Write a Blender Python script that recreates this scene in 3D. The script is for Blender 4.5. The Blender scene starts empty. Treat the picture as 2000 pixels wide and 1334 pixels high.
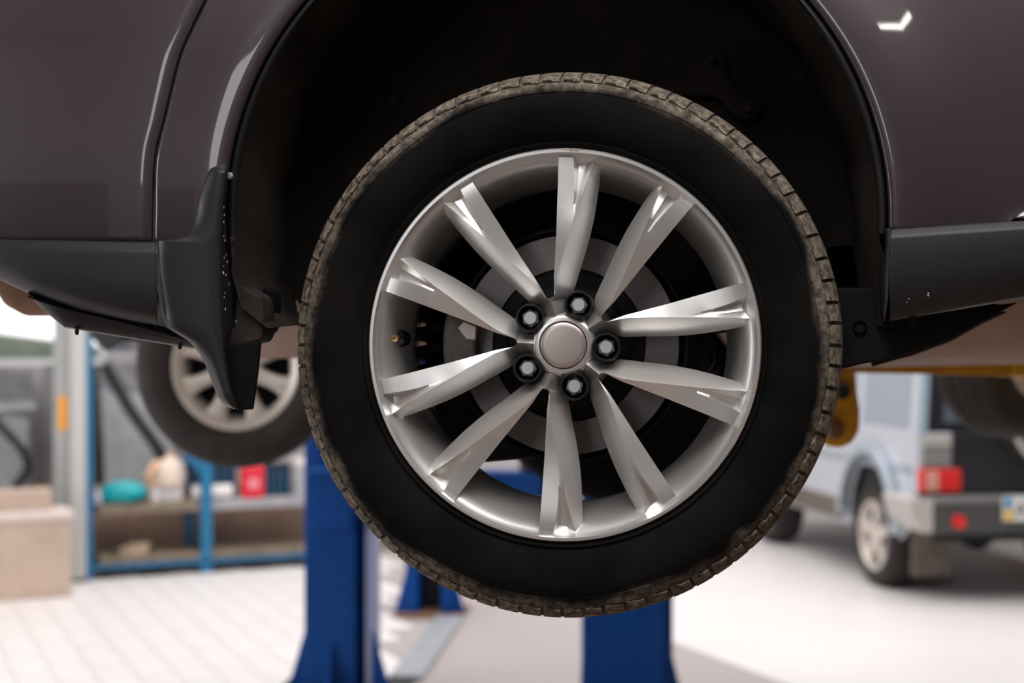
import bpy, bmesh, math, random
from mathutils import Vector, Matrix
random.seed(7)
R_ = math.radians
scene = bpy.context.scene
C = scene.collection
# ------------------------------------------------------------------ camera
F = 2860.0                      # focal length in pixels of the 2000 px wide frame
CAMZ = 1.80
cam_data = bpy.data.cameras.new('camera')
cam = bpy.data.objects.new('camera', cam_data)
C.objects.link(cam)
cam.location = (0, 0, CAMZ)
cam.rotation_euler = (R_(90), 0, 0)
cam_data.sensor_width = 36.0
cam_data.lens = 36.0 * F / 2000.0
cam_data.clip_start = 0.05
cam_data.clip_end = 200
cam_data.dof.use_dof = True
cam_data.dof.focus_distance = 1.955
cam_data.dof.aperture_fstop = 2.9
scene.camera = cam
# ------------------------------------------------------------------ world, lights, exposure
w = bpy.data.worlds.new('world'); scene.world = w; w.use_nodes = True
w.node_tree.nodes['Background'].inputs[0].default_value = (1.0, 0.94, 0.95, 1)
w.node_tree.nodes['Background'].inputs[1].default_value = 2.2
scene.view_settings.view_transform = 'Standard'
scene.view_settings.look = 'None'
scene.view_settings.exposure = 0.0
scene.view_settings.gamma = 1.0
scene.view_settings.use_curve_mapping = False
TH = R_(24)                     # the building is turned 24 degrees against the camera
def B(x, y, z=0.0):             # building coordinates -> world
    return Vector((x*math.cos(TH) - y*math.sin(TH), x*math.sin(TH) + y*math.cos(TH), z))
def area(name, loc, size, energy, target, col=(1, 1, 1)):
    l = bpy.data.lights.new(name, 'AREA'); l.shape = 'RECTANGLE'
    l.size, l.size_y = size; l.energy = energy; l.color = col
    o = bpy.data.objects.new(name, l); C.objects.link(o); o.location = loc
    d = Vector(target) - Vector(loc)
    o.rotation_euler = d.to_track_quat('-Z', 'Y').to_euler()
    return o
area('roof_light_hall', B(4.5, 8.2, 5.1), (9.0, 7.6), 680, B(4.5, 8.2, 0), (1.0, .97, .96))
area('roof_light_bay', B(0.3, 0.2, 5.1), (4.6, 2.9), 310, B(0.5, 0.9, 1.2), (1.0, .96, .93))
area('door_daylight', B(-5.85, 6.5, 2.3), (4.5, 3.2), 150, B(0, 3.0, 1.5), (.93, .97, 1.0))
area('window_daylight', B(-5.9, -3.7, 3.7), (3.0, 2.3), 110, B(0.2, -1.5, 2.6), (.95, .98, 1.0))

# ------------------------------------------------------------------ materials
def new_mat(name):
    m = bpy.data.materials.new(name); m.use_nodes = True
    return m, m.node_tree, m.node_tree.nodes['Principled BSDF']
def mat(name, col, rough=.5, metal=0., coat=0., spec=.5, var=.0, vscale=8., bump=0., bscale=60., emit=None, estr=0., trans=0., alpha=1., coat_rough=.05, col2=None):
    m, t, b = new_mat(name)
    b.inputs['Base Color'].default_value = (*col, 1)
    b.inputs['Roughness'].default_value = rough
    b.inputs['Metallic'].default_value = metal
    b.inputs['Coat Weight'].default_value = coat
    b.inputs['Coat Roughness'].default_value = coat_rough
    b.inputs['Specular IOR Level'].default_value = spec
    b.inputs['Transmission Weight'].default_value = trans
    if emit:
        b.inputs['Emission Color'].default_value = (*emit, 1); b.inputs['Emission Strength'].default_value = estr
    tc = None
    if var or col2:
        tc = t.nodes.new('ShaderNodeTexCoord')
        n = t.nodes.new('ShaderNodeTexNoise'); n.inputs['Scale'].default_value = vscale; n.inputs['Detail'].default_value = 6
        n.inputs['Roughness'].default_value = .65
        r = t.nodes.new('ShaderNodeValToRGB')
        c2 = col2 or tuple(min(1, c*(1+var)) for c in col)
        c1 = col if col2 else tuple(c*(1-var) for c in col)
        r.color_ramp.elements[0].color = (*c1, 1); r.color_ramp.elements[0].position = .35
        r.color_ramp.elements[1].color = (*c2, 1); r.color_ramp.elements[1].position = .68
        t.links.new(tc.outputs['Object'], n.inputs['Vector']); t.links.new(n.outputs['Fac'], r.inputs['Fac'])
        t.links.new(r.outputs['Color'], b.inputs['Base Color'])
    if bump:
        tc = tc or t.nodes.new('ShaderNodeTexCoord')
        n2 = t.nodes.new('ShaderNodeTexNoise'); n2.inputs['Scale'].default_value = bscale; n2.inputs['Detail'].default_value = 4
        bm_ = t.nodes.new('ShaderNodeBump'); bm_.inputs['Strength'].default_value = bump; bm_.inputs['Distance'].default_value = .004
        t.links.new(tc.outputs['Object'], n2.inputs['Vector']); t.links.new(n2.outputs['Fac'], bm_.inputs['Height'])
        t.links.new(bm_.outputs['Normal'], b.inputs['Normal'])
    return m
M = {}
M['paint'] = mat('mauve_paint', (.048, .035, .040), .38, .35, 1.0, .5, coat_rough=.04)
M['plastic'] = mat('dark_plastic', (.013, .013, .015), .45, 0, 0, .36, var=.12, vscale=3, bump=.05, bscale=400)
M['plastic_dusty'] = mat('dusty_plastic', (.009, .0085, .0085), .8, spec=.25, col2=(.034, .027, .023), vscale=22)
M['flap'] = mat('black_flap', (.005, .005, .005), .85, spec=.1)
M['liner'] = mat('arch_liner', (.009, .0085, .008), .9, spec=.2, col2=(.034, .025, .020), vscale=5, bump=.25, bscale=40)
M['well_black'] = mat('well_black', (.006, .006, .0065), .7, spec=.3)
M['chassis'] = mat('chassis_black', (.008, .0076, .0076), .8, spec=.2, var=.35, vscale=9)
M['hole_shade'] = mat('hole_shade_black', (.001, .001, .001), 1.0, spec=.0)  # flat black that paints the shade inside holes
M['under'] = mat('undercoat_tan', (.34, .235, .19), .75, var=.18, vscale=5)
M['rust'] = mat('rusty_steel', (.16, .075, .04), .75, col2=(.30, .16, .09), vscale=9)
M['silver'] = mat('wheel_silver', (.70, .69, .68), .31, .78, .3, coat_rough=.12)
M['cap'] = mat('cap_satin', (.52, .46, .44), .36, .75)
M['sleeve'] = mat('sleeve_black', (.006, .006, .0065), .42, spec=.3)
M['nut'] = mat('nut_chrome', (.60, .61, .63), .32, .6)
M['scuff'] = mat('scuffed_alloy', (.22, .15, .11), .8, col2=(.45, .38, .32), vscale=220)
M['chip'] = mat('stone_chip', (.55, .50, .46), .7)
M['brass'] = mat('valve_brass', (.55, .36, .18), .35, .9)
M['iron'] = mat('cast_iron', (.13, .11, .10), .65, .5, col2=(.22, .19, .175), vscale=60)
M['pad'] = mat('machined_steel', (.55, .49, .45), .4, .7)
M['bright_trim'] = mat('chrome_trim', (.80, .80, .80), .15, 1.0)
M['blue'] = mat('lift_blue', (.001, .055, .26), .55, 0, 0, .2, var=.12, vscale=3)
M['blue_reflection'] = mat('lift_edge_reflection', (.30, .36, .55), .5)  # pale colour paints the grazing reflection on the blue edge
M['yellow'] = mat('lift_yellow', (.95, .50, .02), .5, col2=(.50, .19, .02), vscale=7)
M['yellow2'] = mat('arm_yellow', (.92, .48, .02), .5, var=.25, vscale=8)
M['grey_steel'] = mat('galvanised_plate', (.40, .42, .44), .5, .3, var=.1)
M['post_grey'] = mat('post_grey', (.40, .41, .40), .6, var=.08, vscale=2)
M['reflector'] = mat('orange_reflector', (.95, .40, .03), .4)
M['rack_blue'] = mat('rack_blue', (.015, .17, .34), .5, var=.15, vscale=4)
M['wood'] = mat('shelf_board', (.23, .18, .13), .7, var=.3, vscale=6)
M['shelf_grey'] = mat('shelf_sheet', (.38, .37, .39), .6, var=.12)
M['concrete'] = mat('tan_concrete', (.27, .18, .135), .85, var=.22, vscale=2.2)
M['block'] = mat('pale_block', (.56, .43, .35), .85, var=.14, vscale=2.5)
M['block_top'] = mat('pale_ledge', (.72, .63, .58), .8, var=.06)
M['wall'] = mat('wall_plaster', (.42, .40, .41), .85, var=.18, vscale=1.5)
M['wall_warm'] = mat('wall_warm', (.14, .10, .085), .85, var=.12, vscale=.8)
M['wall_pale'] = mat('wall_pale', (.76, .74, .74), .85, var=.08, vscale=.8)
M['ceiling'] = mat('ceiling_panels', (.34, .31, .30), .8, var=.08, vscale=.7)
M['floor'] = mat('floor_epoxy', (.80, .77, .755), .35, spec=.4, var=.035, vscale=.8)
M['tile'] = mat('floor_tile', (.82, .785, .77), .38, spec=.4, var=.03, vscale=2)
M['grout'] = mat('grout', (.40, .36, .35), .9)
M['dark'] = mat('near_black', (.015, .015, .016), .6)
M['bench'] = mat('bench_dark', (.035, .033, .035), .6)
M['white_frame'] = mat('white_frame', (.78, .78, .78), .5)
M['glass'] = mat('window_glass', (.9, .92, .93), .05, trans=1.0)
M['teal'] = mat('teal_plastic', (.0, .36, .40), .35, var=.2, vscale=20)
M['cream'] = mat('cream_plastic', (.86, .72, .60), .5)
M['peach'] = mat('peach_plastic', (.80, .50, .33), .5)
M['white'] = mat('white_card', (.76, .72, .71), .7, var=.05)
M['red'] = mat('red_can', (.78, .03, .05), .35)
M['navy'] = mat('navy_crate', (.012, .020, .035), .5)
M['lilac'] = mat('lilac_plastic', (.55, .50, .62), .5)
M['sheet'] = mat('scrap_sheet', (.36, .38, .39), .5, .3, var=.15)
M['sheet2'] = mat('scrap_sheet_dark', (.20, .20, .21), .55, .3, var=.3)
M['hose'] = mat('black_hose', (.02, .018, .02), .5)
M['rubber_far'] = mat('tyre_rubber_far', (.027, .021, .0185), .75, var=.3, vscale=14)
M['rim_far'] = mat('cream_rim', (.68, .62, .56), .45, .35)
M['car2'] = mat('lifted_car_paint', (.05, .05, .055), .4, .3, .8)
M['gbody'] = mat('silver_blue_paint', (.62, .65, .71), .38, .25, .6)
M['gflare'] = mat('flare_paint', (.42, .48, .54), .35, .4, .6)
M['gdark'] = mat('dark_rear', (.020, .021, .027), .3, .1, .8)  # rear and inner body are made darker than the side panels
M['gglass'] = mat('tinted_glass', (.10, .12, .15), .12, 0, .5)
M['gside_glass'] = mat('side_glass', (.36, .40, .46), .18, .2, .5)
M['gvent'] = mat('grey_panel', (.22, .22, .215), .6)
M['gvent2'] = mat('pale_panel', (.42, .41, .38), .6)
M['tail'] = mat('tail_red', (.75, .03, .03), .25)
M['tail2'] = mat('tail_clear', (.70, .33, .27), .3)
M['bumper_grey'] = mat('bumper_grey', (.07, .068, .07), .45)
M['bumper_pale'] = mat('bumper_end', (.50, .46, .44), .5)
M['mudflap'] = mat('muddy_flap', (.15, .125, .105), .85, var=.2)
M['plate'] = mat('plate_white', (.82, .82, .80), .4)
M['flag_blue'] = mat('flag_blue', (.0, .28, .55), .4)
M['flag_yellow'] = mat('flag_yellow', (.85, .52, .03), .4)
M['green'] = mat('hedge_green', (.10, .13, .09), .8, var=.4, vscale=9)
M['tube_lamp'] = mat('lamp_tube', (1, 1, 1), .5, emit=(1, .97, .92), estr=28)

def rubber_mat():
    m, t, b = new_mat('tyre_rubber')
    L, N = t.links.new, t.nodes.new
    tc = N('ShaderNodeTexCoord'); sep = N('ShaderNodeSeparateXYZ'); L(tc.outputs['Object'], sep.inputs[0])
    comb = N('ShaderNodeCombineXYZ'); L(sep.outputs[0], comb.inputs[0]); L(sep.outputs[2], comb.inputs[2])
    ln = N('ShaderNodeVectorMath'); ln.operation = 'LENGTH'; L(comb.outputs[0], ln.inputs[0])
    oi = N('ShaderNodeObjectInfo'); mul = N('ShaderNodeMath'); mul.operation = 'MULTIPLY'; mul.inputs[1].default_value = 5
    L(oi.outputs['Random'], mul.inputs[0])
    add = N('ShaderNodeVectorMath'); add.operation = 'ADD'; L(tc.outputs['Object'], add.inputs[0]); L(mul.outputs[0], add.inputs[1])
    n1 = N('ShaderNodeTexNoise'); n1.inputs['Scale'].default_value = 9; n1.inputs['Detail'].default_value = 5; L(tc.outputs['Object'], n1.inputs['Vector'])
    n2 = N('ShaderNodeTexNoise'); n2.inputs['Scale'].default_value = 95; n2.inputs['Detail'].default_value = 7; n2.inputs['Roughness'].default_value = .7
    L(add.outputs[0], n2.inputs['Vector'])
    # the dust line wanders in and out along the shoulder
    off = N('ShaderNodeMath'); off.operation = 'MULTIPLY_ADD'; off.inputs[1].default_value = .050; off.inputs[2].default_value = -.025
    L(n1.outputs['Fac'], off.inputs[0])
    rr = N('ShaderNodeMath'); rr.operation = 'ADD'; L(ln.outputs['Value'], rr.inputs[0]); L(off.outputs[0], rr.inputs[1])
    mr = N('ShaderNodeMapRange'); mr.interpolation_type = 'SMOOTHSTEP'
    mr.inputs['From Min'].default_value = .334; mr.inputs['From Max'].default_value = .354; L(rr.outputs[0], mr.inputs['Value'])
    r2 = N('ShaderNodeMapRange'); r2.inputs['From Min'].default_value = .33; r2.inputs['From Max'].default_value = .62
    r2.inputs['To Min'].default_value = .55; r2.inputs['To Max'].default_value = 1.0
    L(n2.outputs['Fac'], r2.inputs['Value'])
    mm = N('ShaderNodeMath'); mm.operation = 'MULTIPLY'; L(mr.outputs[0], mm.inputs[0]); L(r2.outputs[0], mm.inputs[1])
    dust = N('ShaderNodeValToRGB'); dust.color_ramp.elements[0].color = (.095, .075, .060, 1); dust.color_ramp.elements[1].color = (.29, .25, .20, 1)
    dust.color_ramp.elements[0].position = .38; dust.color_ramp.elements[1].position = .68
    L(n2.outputs['Fac'], dust.inputs['Fac'])
    blk = N('ShaderNodeValToRGB'); blk.color_ramp.elements[0].color = (.0030, .0030, .0033, 1); blk.color_ramp.elements[1].color = (.0085, .0075, .0070, 1)
    blk.color_ramp.elements[0].position = .4; blk.color_ramp.elements[1].position = .7
    L(n1.outputs['Fac'], blk.inputs['Fac'])
    mix = N('ShaderNodeMix'); mix.data_type = 'RGBA'
    L(mm.outputs[0], mix.inputs['Factor']); L(blk.outputs['Color'], mix.inputs[6]); L(dust.outputs['Color'], mix.inputs[7])
    L(mix.outputs[2], b.inputs['Base Color'])
    b.inputs['Roughness'].default_value = .8; b.inputs['Specular IOR Level'].default_value = .07
    bp = N('ShaderNodeBump'); bp.inputs['Strength'].default_value = .35; bp.inputs['Distance'].default_value = .002
    L(n2.outputs['Fac'], bp.inputs['Height']); L(bp.outputs['Normal'], b.inputs['Normal'])
    return m
M['rubber'] = rubber_mat()
def disc_mat():
    m, t, b = new_mat('brake_disc_steel')
    L, N = t.links.new, t.nodes.new
    tc = N('ShaderNodeTexCoord'); sep = N('ShaderNodeSeparateXYZ'); L(tc.outputs['Object'], sep.inputs[0])
    comb = N('ShaderNodeCombineXYZ'); L(sep.outputs[0], comb.inputs[0]); L(sep.outputs[2], comb.inputs[2])
    ln = N('ShaderNodeVectorMath'); ln.operation = 'LENGTH'; L(comb.outputs[0], ln.inputs[0])
    n = N('ShaderNodeTexNoise'); n.noise_dimensions = '1D'; n.inputs['Scale'].default_value = 1400; n.inputs['Detail'].default_value = 3
    L(ln.outputs['Value'], n.inputs['W'])
    r = N('ShaderNodeValToRGB'); r.color_ramp.elements[0].color = (.10, .09, .09, 1); r.color_ramp.elements[1].color = (.26, .24, .24, 1)
    r.color_ramp.elements[0].position = .3; r.color_ramp.elements[1].position = .7
    L(n.outputs['Fac'], r.inputs['Fac']); L(r.outputs['Color'], b.inputs['Base Color'])
    b.inputs['Metallic'].default_value = .6; b.inputs['Roughness'].default_value = .45
    return m
M['disc'] = disc_mat()

# ------------------------------------------------------------------ builders
def obj(name, verts, faces, m, parent=None, smooth=True, sharp=35, bevel=0, bseg=2, loc=None, rot=None, solid=0):
    me = bpy.data.meshes.new(name)
    me.from_pydata([tuple(v) for v in verts], [], faces)
    bm = bmesh.new(); bm.from_mesh(me)
    bmesh.ops.remove_doubles(bm, verts=bm.verts, dist=1e-6)
    bmesh.ops.dissolve_degenerate(bm, dist=1e-6, edges=bm.edges)
    bmesh.ops.recalc_face_normals(bm, faces=bm.faces)
    bm.to_mesh(me); bm.free()
    me.materials.append(M[m] if isinstance(m, str) else m)
    if smooth:
        me.polygons.foreach_set('use_smooth', [True]*len(me.polygons))
        me.set_sharp_from_angle(angle=R_(sharp))
    o = bpy.data.objects.new(name, me); C.objects.link(o)
    if parent: o.parent = parent
    if loc is not None: o.location = loc
    if rot is not None: o.rotation_euler = rot
    if solid:
        s = o.modifiers.new('solid', 'SOLIDIFY'); s.thickness = solid; s.offset = -1
    if bevel:
        bv = o.modifiers.new('bevel', 'BEVEL'); bv.width = bevel; bv.segments = bseg; bv.limit_method = 'ANGLE'; bv.angle_limit = R_(28)
        bv.harden_normals = True
    return o
class MB:
    def __init__(s): s.v = []; s.f = []
    def add(s, v, f):
        k = len(s.v); s.v += [Vector(p) for p in v]; s.f += [tuple(i+k for i in q) for q in f]; return s
    def box(s, x0, x1, y0, y1, z0, z1):
        return s.add([(x, y, z) for z in (z0, z1) for y in (y0, y1) for x in (x0, x1)],
                     [(0, 2, 3, 1), (4, 5, 7, 6), (0, 1, 5, 4), (2, 6, 7, 3), (0, 4, 6, 2), (1, 3, 7, 5)])
    def prism(s, pts, axis, a, b):   # pts 2-D outline in the two other axes, pushed from a to b along axis
        def p3(p, t):
            return {'x': (t, p[0], p[1]), 'y': (p[0], t, p[1]), 'z': (p[0], p[1], t)}[axis]
        n = len(pts)
        return s.add([p3(p, a) for p in pts]+[p3(p, b) for p in pts],
                     [tuple(range(n)), tuple(range(2*n-1, n-1, -1))]+[(i, (i+1) % n, n+(i+1) % n, n+i) for i in range(n)])
    def tube(s, path, r, n=10, cap=True):
        path = [Vector(p) for p in path]; rs = r if isinstance(r, (list, tuple)) else [r]*len(path)
        rings = []; up = Vector((0.13, .21, 1)).normalized()
        for i, p in enumerate(path):
            d = (path[min(i+1, len(path)-1)]-path[max(i-1, 0)]).normalized()
            a = d.cross(up); a = a.normalized() if a.length > 1e-4 else Vector((1, 0, 0)); b = d.cross(a)
            rings.append([p+(a*math.cos(t)+b*math.sin(t))*rs[i] for t in [2*math.pi*k/n for k in range(n)]])
        v = [q for g in rings for q in g]
        f = [(i*n+k, i*n+(k+1) % n, (i+1)*n+(k+1) % n, (i+1)*n+k) for i in range(len(path)-1) for k in range(n)]
        if cap: f += [tuple(range(n))[::-1], tuple((len(path)-1)*n+k for k in range(n))]
        return s.add(v, f)
    def lathe(s, prof, n=64, c=(0, 0, 0), a0=0, a1=360, axis='y'):   # prof: (radius, depth)
        full = abs(a1-a0) >= 360; m = n if full else n+1
        v = []
        for k in range(m):
            t = R_(a0+(a1-a0)*k/n)
            for r, d in prof:
                if axis == 'y': v.append((c[0]+r*math.cos(t), c[1]+d, c[2]+r*math.sin(t)))
                elif axis == 'z': v.append((c[0]+r*math.cos(t), c[1]+r*math.sin(t), c[2]+d))
                else: v.append((c[0]+d, c[1]+r*math.cos(t), c[2]+r*math.sin(t)))
        p = len(prof)
        f = [(k*p+i, k*p+i+1, ((k+1) % m)*p+i+1, ((k+1) % m)*p+i) for k in range(n) for i in range(p-1)]
        return s.add(v, f)
    def build(s, name, m, parent=None, **k): return obj(name, s.v, s.f, m, parent, **k)
def tag(o, label, cat, group=None, kind=None):
    if label: o['label'] = label
    if cat: o['category'] = cat
    if group: o['group'] = group
    if kind: o['kind'] = kind
    return o
def thing(name, label, cat, loc=(0, 0, 0), rz=0, group=None):
    o = bpy.data.objects.new(name, None); o.empty_display_size = .1
    C.objects.link(o); o.location = loc; o.rotation_euler = (0, 0, rz)
    return tag(o, label, cat, group)
def structure(o):
    o['kind'] = 'structure'; return o
def lerp_table(tab, x):
    if x <= tab[0][0]: return tab[0][1]
    for (a, b), (c, d) in zip(tab, tab[1:]):
        if x <= c: return b+(d-b)*(x-a)/(c-a)
    return tab[-1][1]
def smooth_table(tab, x):       # monotone cubic through the table
    if x <= tab[0][0]: return tab[0][1]
    if x >= tab[-1][0]: return tab[-1][1]
    n = len(tab); sl = [(tab[k+1][1]-tab[k][1])/(tab[k+1][0]-tab[k][0]) for k in range(n-1)]
    m = [sl[0]]+[0 if sl[k-1]*sl[k] <= 0 else 2*sl[k-1]*sl[k]/(sl[k-1]+sl[k]) for k in range(1, n-1)]+[sl[-1]]
    for k in range(n-1):
        if x <= tab[k+1][0]:
            h = tab[k+1][0]-tab[k][0]; t = (x-tab[k][0])/h
            return (2*t**3-3*t*t+1)*tab[k][1]+(t**3-2*t*t+t)*h*m[k]+(-2*t**3+3*t*t)*tab[k+1][1]+(t**3-t*t)*h*m[k+1]
def grid_faces(nr, nc):
    return [(i*nc+j, i*nc+j+1, (i+1)*nc+j+1, (i+1)*nc+j) for i in range(nr-1) for j in range(nc-1)]
def at(u, v, Y):                # the point at depth Y that the pixel looks at
    return Vector(((u-1000)/F*Y, Y, CAMZ-(v-667)/F*Y))

# ================================================================== the setting
XL, XR, YB, YF, HC = -6.0, 12.0, -6.0, 12.95, 5.2
def quadB(name, pts, m, kind=True):
    o = obj(name, pts, [tuple(range(len(pts)))], m, smooth=False); return structure(o)
def wallbox(name, x0, x1, y0, y1, z0, z1, m):
    return MB().box(x0, x1, y0, y1, z0, z1)
def B_obj(mb, name, m, parent=None, **k):      # a mesh in building coordinates
    o = mb.build(name, m, parent, **k); o.rotation_euler = (0, 0, TH); return o
floor = structure(B_obj(MB().box(XL, XR, YB, YF, -.12, 0), 'floor', 'floor', smooth=False))
structure(B_obj(MB().box(XL, XR, YB, YF, HC, HC+.1), 'ceiling', 'ceiling', smooth=False))
# wall behind the shelf with a window opening
wx0, wx1, wz0, wz1 = -1.6, 1.95, 1.60, 2.9
mb = MB().box(XL, wx0, YF, YF+.2, 0, HC).box(wx1, XR, YF, YF+.2, 0, HC).box(wx0, wx1, YF, YF+.2, 0, wz0).box(wx0, wx1, YF, YF+.2, wz1, HC)
structure(B_obj(mb, 'wall_front', 'wall', smooth=False))
structure(B_obj(MB().box(XL-.2, XL, YB, YF, 0, .6).box(XL-.2, XL, YB, 4.0, .6, HC).box(XL-.2, XL, 9.0, YF, .6, HC).box(XL-.2, XL, 4.0, 9.0, 4.0, HC), 'wall_left', 'wall_pale', smooth=False))
structure(B_obj(MB().box(XR, XR+.2, YB, YF, 0, HC), 'wall_right', 'wall_warm', smooth=False))
structure(B_obj(MB().box(XL, XR, YB-.2, YB, 0, HC), 'wall_back', 'wall_warm', smooth=False))
win = structure(B_obj(MB().box(wx0, wx1, YF+.02, YF+.10, wz0, wz0+.05).box(wx0, wx1, YF+.02, YF+.10, wz1-.05, wz1).box(wx0, wx0+.05, YF+.02, YF+.10, wz0, wz1).box(wx1-.05, wx1, YF+.02, YF+.10, wz0, wz1)
      .box(.90, .93, YF+.03, YF+.09, wz0, wz1), 'window_1', 'white_frame', smooth=False))
g = MB().box(wx0+.05, wx1-.05, YF+.055, YF+.06, wz0+.05, wz1-.05).build('pane', 'glass', win, smooth=False)
# high window band in the wall behind the photographer
win = structure(B_obj(MB().box(XL, XL+.05, -5.36, -2.04, 2.42, 2.55).box(XL, XL+.05, -5.36, -2.04, 4.87, 5.0).box(XL, XL+.05, -5.36, -5.22, 2.55, 4.87).box(XL, XL+.05, -2.18, -2.04, 2.55, 4.87), 'window_2', 'white_frame', smooth=False))
# low concrete ledge behind the shelf rack
structure(B_obj(MB().box(.2, 4.6, 11.98, YF, 0, .62), 'trim_1', 'concrete', smooth=False, bevel=.02))
o = MB().box(XL, 8, YB, 3.4, -.02, .002).build('added_reflection_floor', mat('reflection_floor_tan', (.27, .20, .165), .55, var=.25, vscale=1.2), floor, smooth=False)  # unseen darker floor patch, added for the paint and rim to reflect
# floor tiles on the left of the hall, up to the blue lift
tw, tl = .2025, .606
tile_me = None; nt = 0
mbt = MB().box(-tw/2+.003, tw/2-.003, -tl/2+.003, tl/2-.003, -.008, .005)
grout = structure(B_obj(MB().box(.55, 4.45, 5.9, 11.97, -.02, .001), 'floor_bed', 'grout', smooth=False))
del grout['kind']; grout.parent = floor; grout.rotation_euler = (0, 0, 0); grout.name = 'grout_bed'
i = 0
for ix in range(20):
    for iy in range(11):
        x = .55+tw*(ix-.5); y = 5.9+tl*(iy+.5+(.5 if ix % 2 else 0))
        if x > 4.4 or y > 11.65 or x < .6: continue
        p = B(x, y)
        u = 1000+F*p.x/p.y; v = 667+F*CAMZ/p.y
        if u < -520 or u > 760 or v > 1520: continue
        if tile_me is None:
            o = mbt.build('floor_tile', 'tile', floor, smooth=False, loc=(x, y, 0)); tile_me = o.data
        else:
            o = bpy.data.objects.new('floor_tile', tile_me); C.objects.link(o); o.parent = floor; o.location = (x, y, 0)
        nt += 1

# ================================================================== the lifted SUV
YAW = R_(-6.5)
Z0 = 1.955
HUB = Vector(((1098-1000)/F*Z0, Z0, CAMZ-(674-667)/F*Z0))
suv = thing('suv', 'dark mauve SUV raised on a lift with its silver ten-spoke wheel hanging', 'car', HUB, YAW)
ex = Vector((math.cos(YAW), math.sin(YAW), 0)); ey = Vector((-math.sin(YAW), math.cos(YAW), 0))
def P(u, v, d):                 # pixel -> point of the car, in its own axes, on the plane d behind the wheel's lip
    ray = Vector(((u-1000)/F, 1, -(v-667)/F)); o = Vector((0, 0, CAMZ))
    t = (d-(o-HUB).dot(ey))/ray.dot(ey)
    q = o+ray*t-HUB
    return Vector((q.dot(ex), d, q.z))
def poly(pts, d0, d1, name, m, parent=suv, ref=None, **k):
    p2 = [(lambda q: (q.x, q.z))(P(u, v, d0 if ref is None else ref)) for u, v in pts]
    return MB().prism(p2, 'y', d0, d1).build(name, m, parent, **k)

# ---- wheel rim
rim_prof = [(.2600, .020), (.2632, .008), (.2634, .002), (.2615, -.0012), (.2575, -.0012), (.2560, .0010), (.2545, .0045), (.2505, .0080), (.2450, .0145), (.2395, .024),
            (.2345, .038), (.2298, .058), (.2255, .085), (.2222, .110), (.2215, .126), (.2260, .134), (.2290, .200), (.2420, .212), (.2600, .212), (.2600, .205), (.2440, .200), (.2330, .19), (.2330, .130), (.2500, .04), (.2600, .020)]
hub_prof = [(.0322, .032), (.0322, .0185), (.0330, .0176), (.0375, .0178), (.0395, .0190), (.0430, .0260), (.050, .045), (.064, .075), (.070, .085), (.066, .100), (.0, .100)]
rim = MB().lathe(rim_prof, 160).lathe(hub_prof, 80).build('wheel_rim', 'silver', suv, sharp=50)
PX = 1.968/F
secs = [(53, 0, 0, 24), (57, 0, 0, 22.5), (64, 0, 0, 20), (74, 0, 0, 17.8), (84, 0, 0, 17), (91, 0, 0, 18.8), (91.6, 1.7, 1.75, 19.0), (93, 3.1, 3.2, 19.3), (95.5, 4.3, 4.5, 20.0), (99, 5.1, 5.5, 21), (104, 5.6, 6.3, 22.5), (111, 6.1, 7.2, 24.2), (120, 6.6, 8.3, 25.2),
        (135, 7.4, 10, 26), (160, 9.2, 13.5, 26.9), (190, 10.6, 16.5, 27.9), (225, 11.8, 19.2, 28.4), (258, 12.5, 21, 28.4), (275, 12.8, 21.7, 28.2), (300, 13.2, 22.8, 27.9), (320, 13.45, 23.5, 27.6), (338, 13.6, 24.1, 27.3), (352, 13.8, 24.6, 27.1), (364, 13.9, 24.9, 27.0), (374, 14.0, 25.2, 26.9), (380, 14.1, 25.4, 26.8)]
d_ridge = [(52, .0225), (60, .0178), (70, .0165), (95, .0150), (140, .0105), (225, .0050), (300, .0020), (345, .0015), (362, .0040), (372, .0110), (380, .020)]
d_in = [(95, .0155), (120, .0135), (160, .0135), (225, .0105), (300, .0060), (345, .0030), (364, .0026), (370, .0038), (375, .0075), (380, .014)]
d_out = [(56, .032), (84, .040), (110, .044), (160, .044), (225, .038), (300, .028), (345, .022), (380, .032)]
def sm(x): x = max(0, min(1, x)); return x*x*(3-2*x)
verts, faces = [], []
for side in (1, -1):
    base = len(verts)
    for r, a_i, a_r, a_o in secs:
        w_ = a_r-a_i
        k = sm((r-258)/(374-258)); k1 = max(0, min(1, (r-258)/(374-258)))
        f1 = .82-.46*k1; f2 = f1+.07+.06*k1; f3 = f2+.5*(1-f2)
        di, dr, do = lerp_table(d_in, r), lerp_table(d_ridge, r), lerp_table(d_out, r)
        if w_ == 0: di = dr
        dl = lambda f: di+(dr-di)*f
        D = .0165*k
        s3 = dl(f3)+D*.80
        e = .25*(a_o-a_r)
        pts = [(a_i+(1.4 if w_ else 0), .062), (a_i, di), (a_i+f1*w_, dl(f1)), (a_i+f2*w_, dl(f2)+D), (a_i+f3*w_, s3), (a_r, dr+D*.15),
               (a_r+(a_o-a_r)*.60, dr+(do-dr)*.50), (a_o, do), (a_o-.8, .066)]
        for a, d in pts:
            t = R_(90-side*a); rr = r*PX
            verts.append((rr*math.cos(t), d, rr*math.sin(t)))
    n = 9
    for i in range(len(secs)-1):
        for j in range(n-1):
            if j == 0 and secs[i+1][0] <= 91.1: continue
            faces.append((base+i*n+j, base+i*n+j+1, base+(i+1)*n+j+1, base+(i+1)*n+j))
sp0 = obj('twin_spoke', verts, faces, 'silver', rim, sharp=24, bevel=.0013, bseg=3)
sp0.modifiers['bevel'].angle_limit = R_(18)
CENT = [105.0-72*k for k in range(5)]
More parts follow.
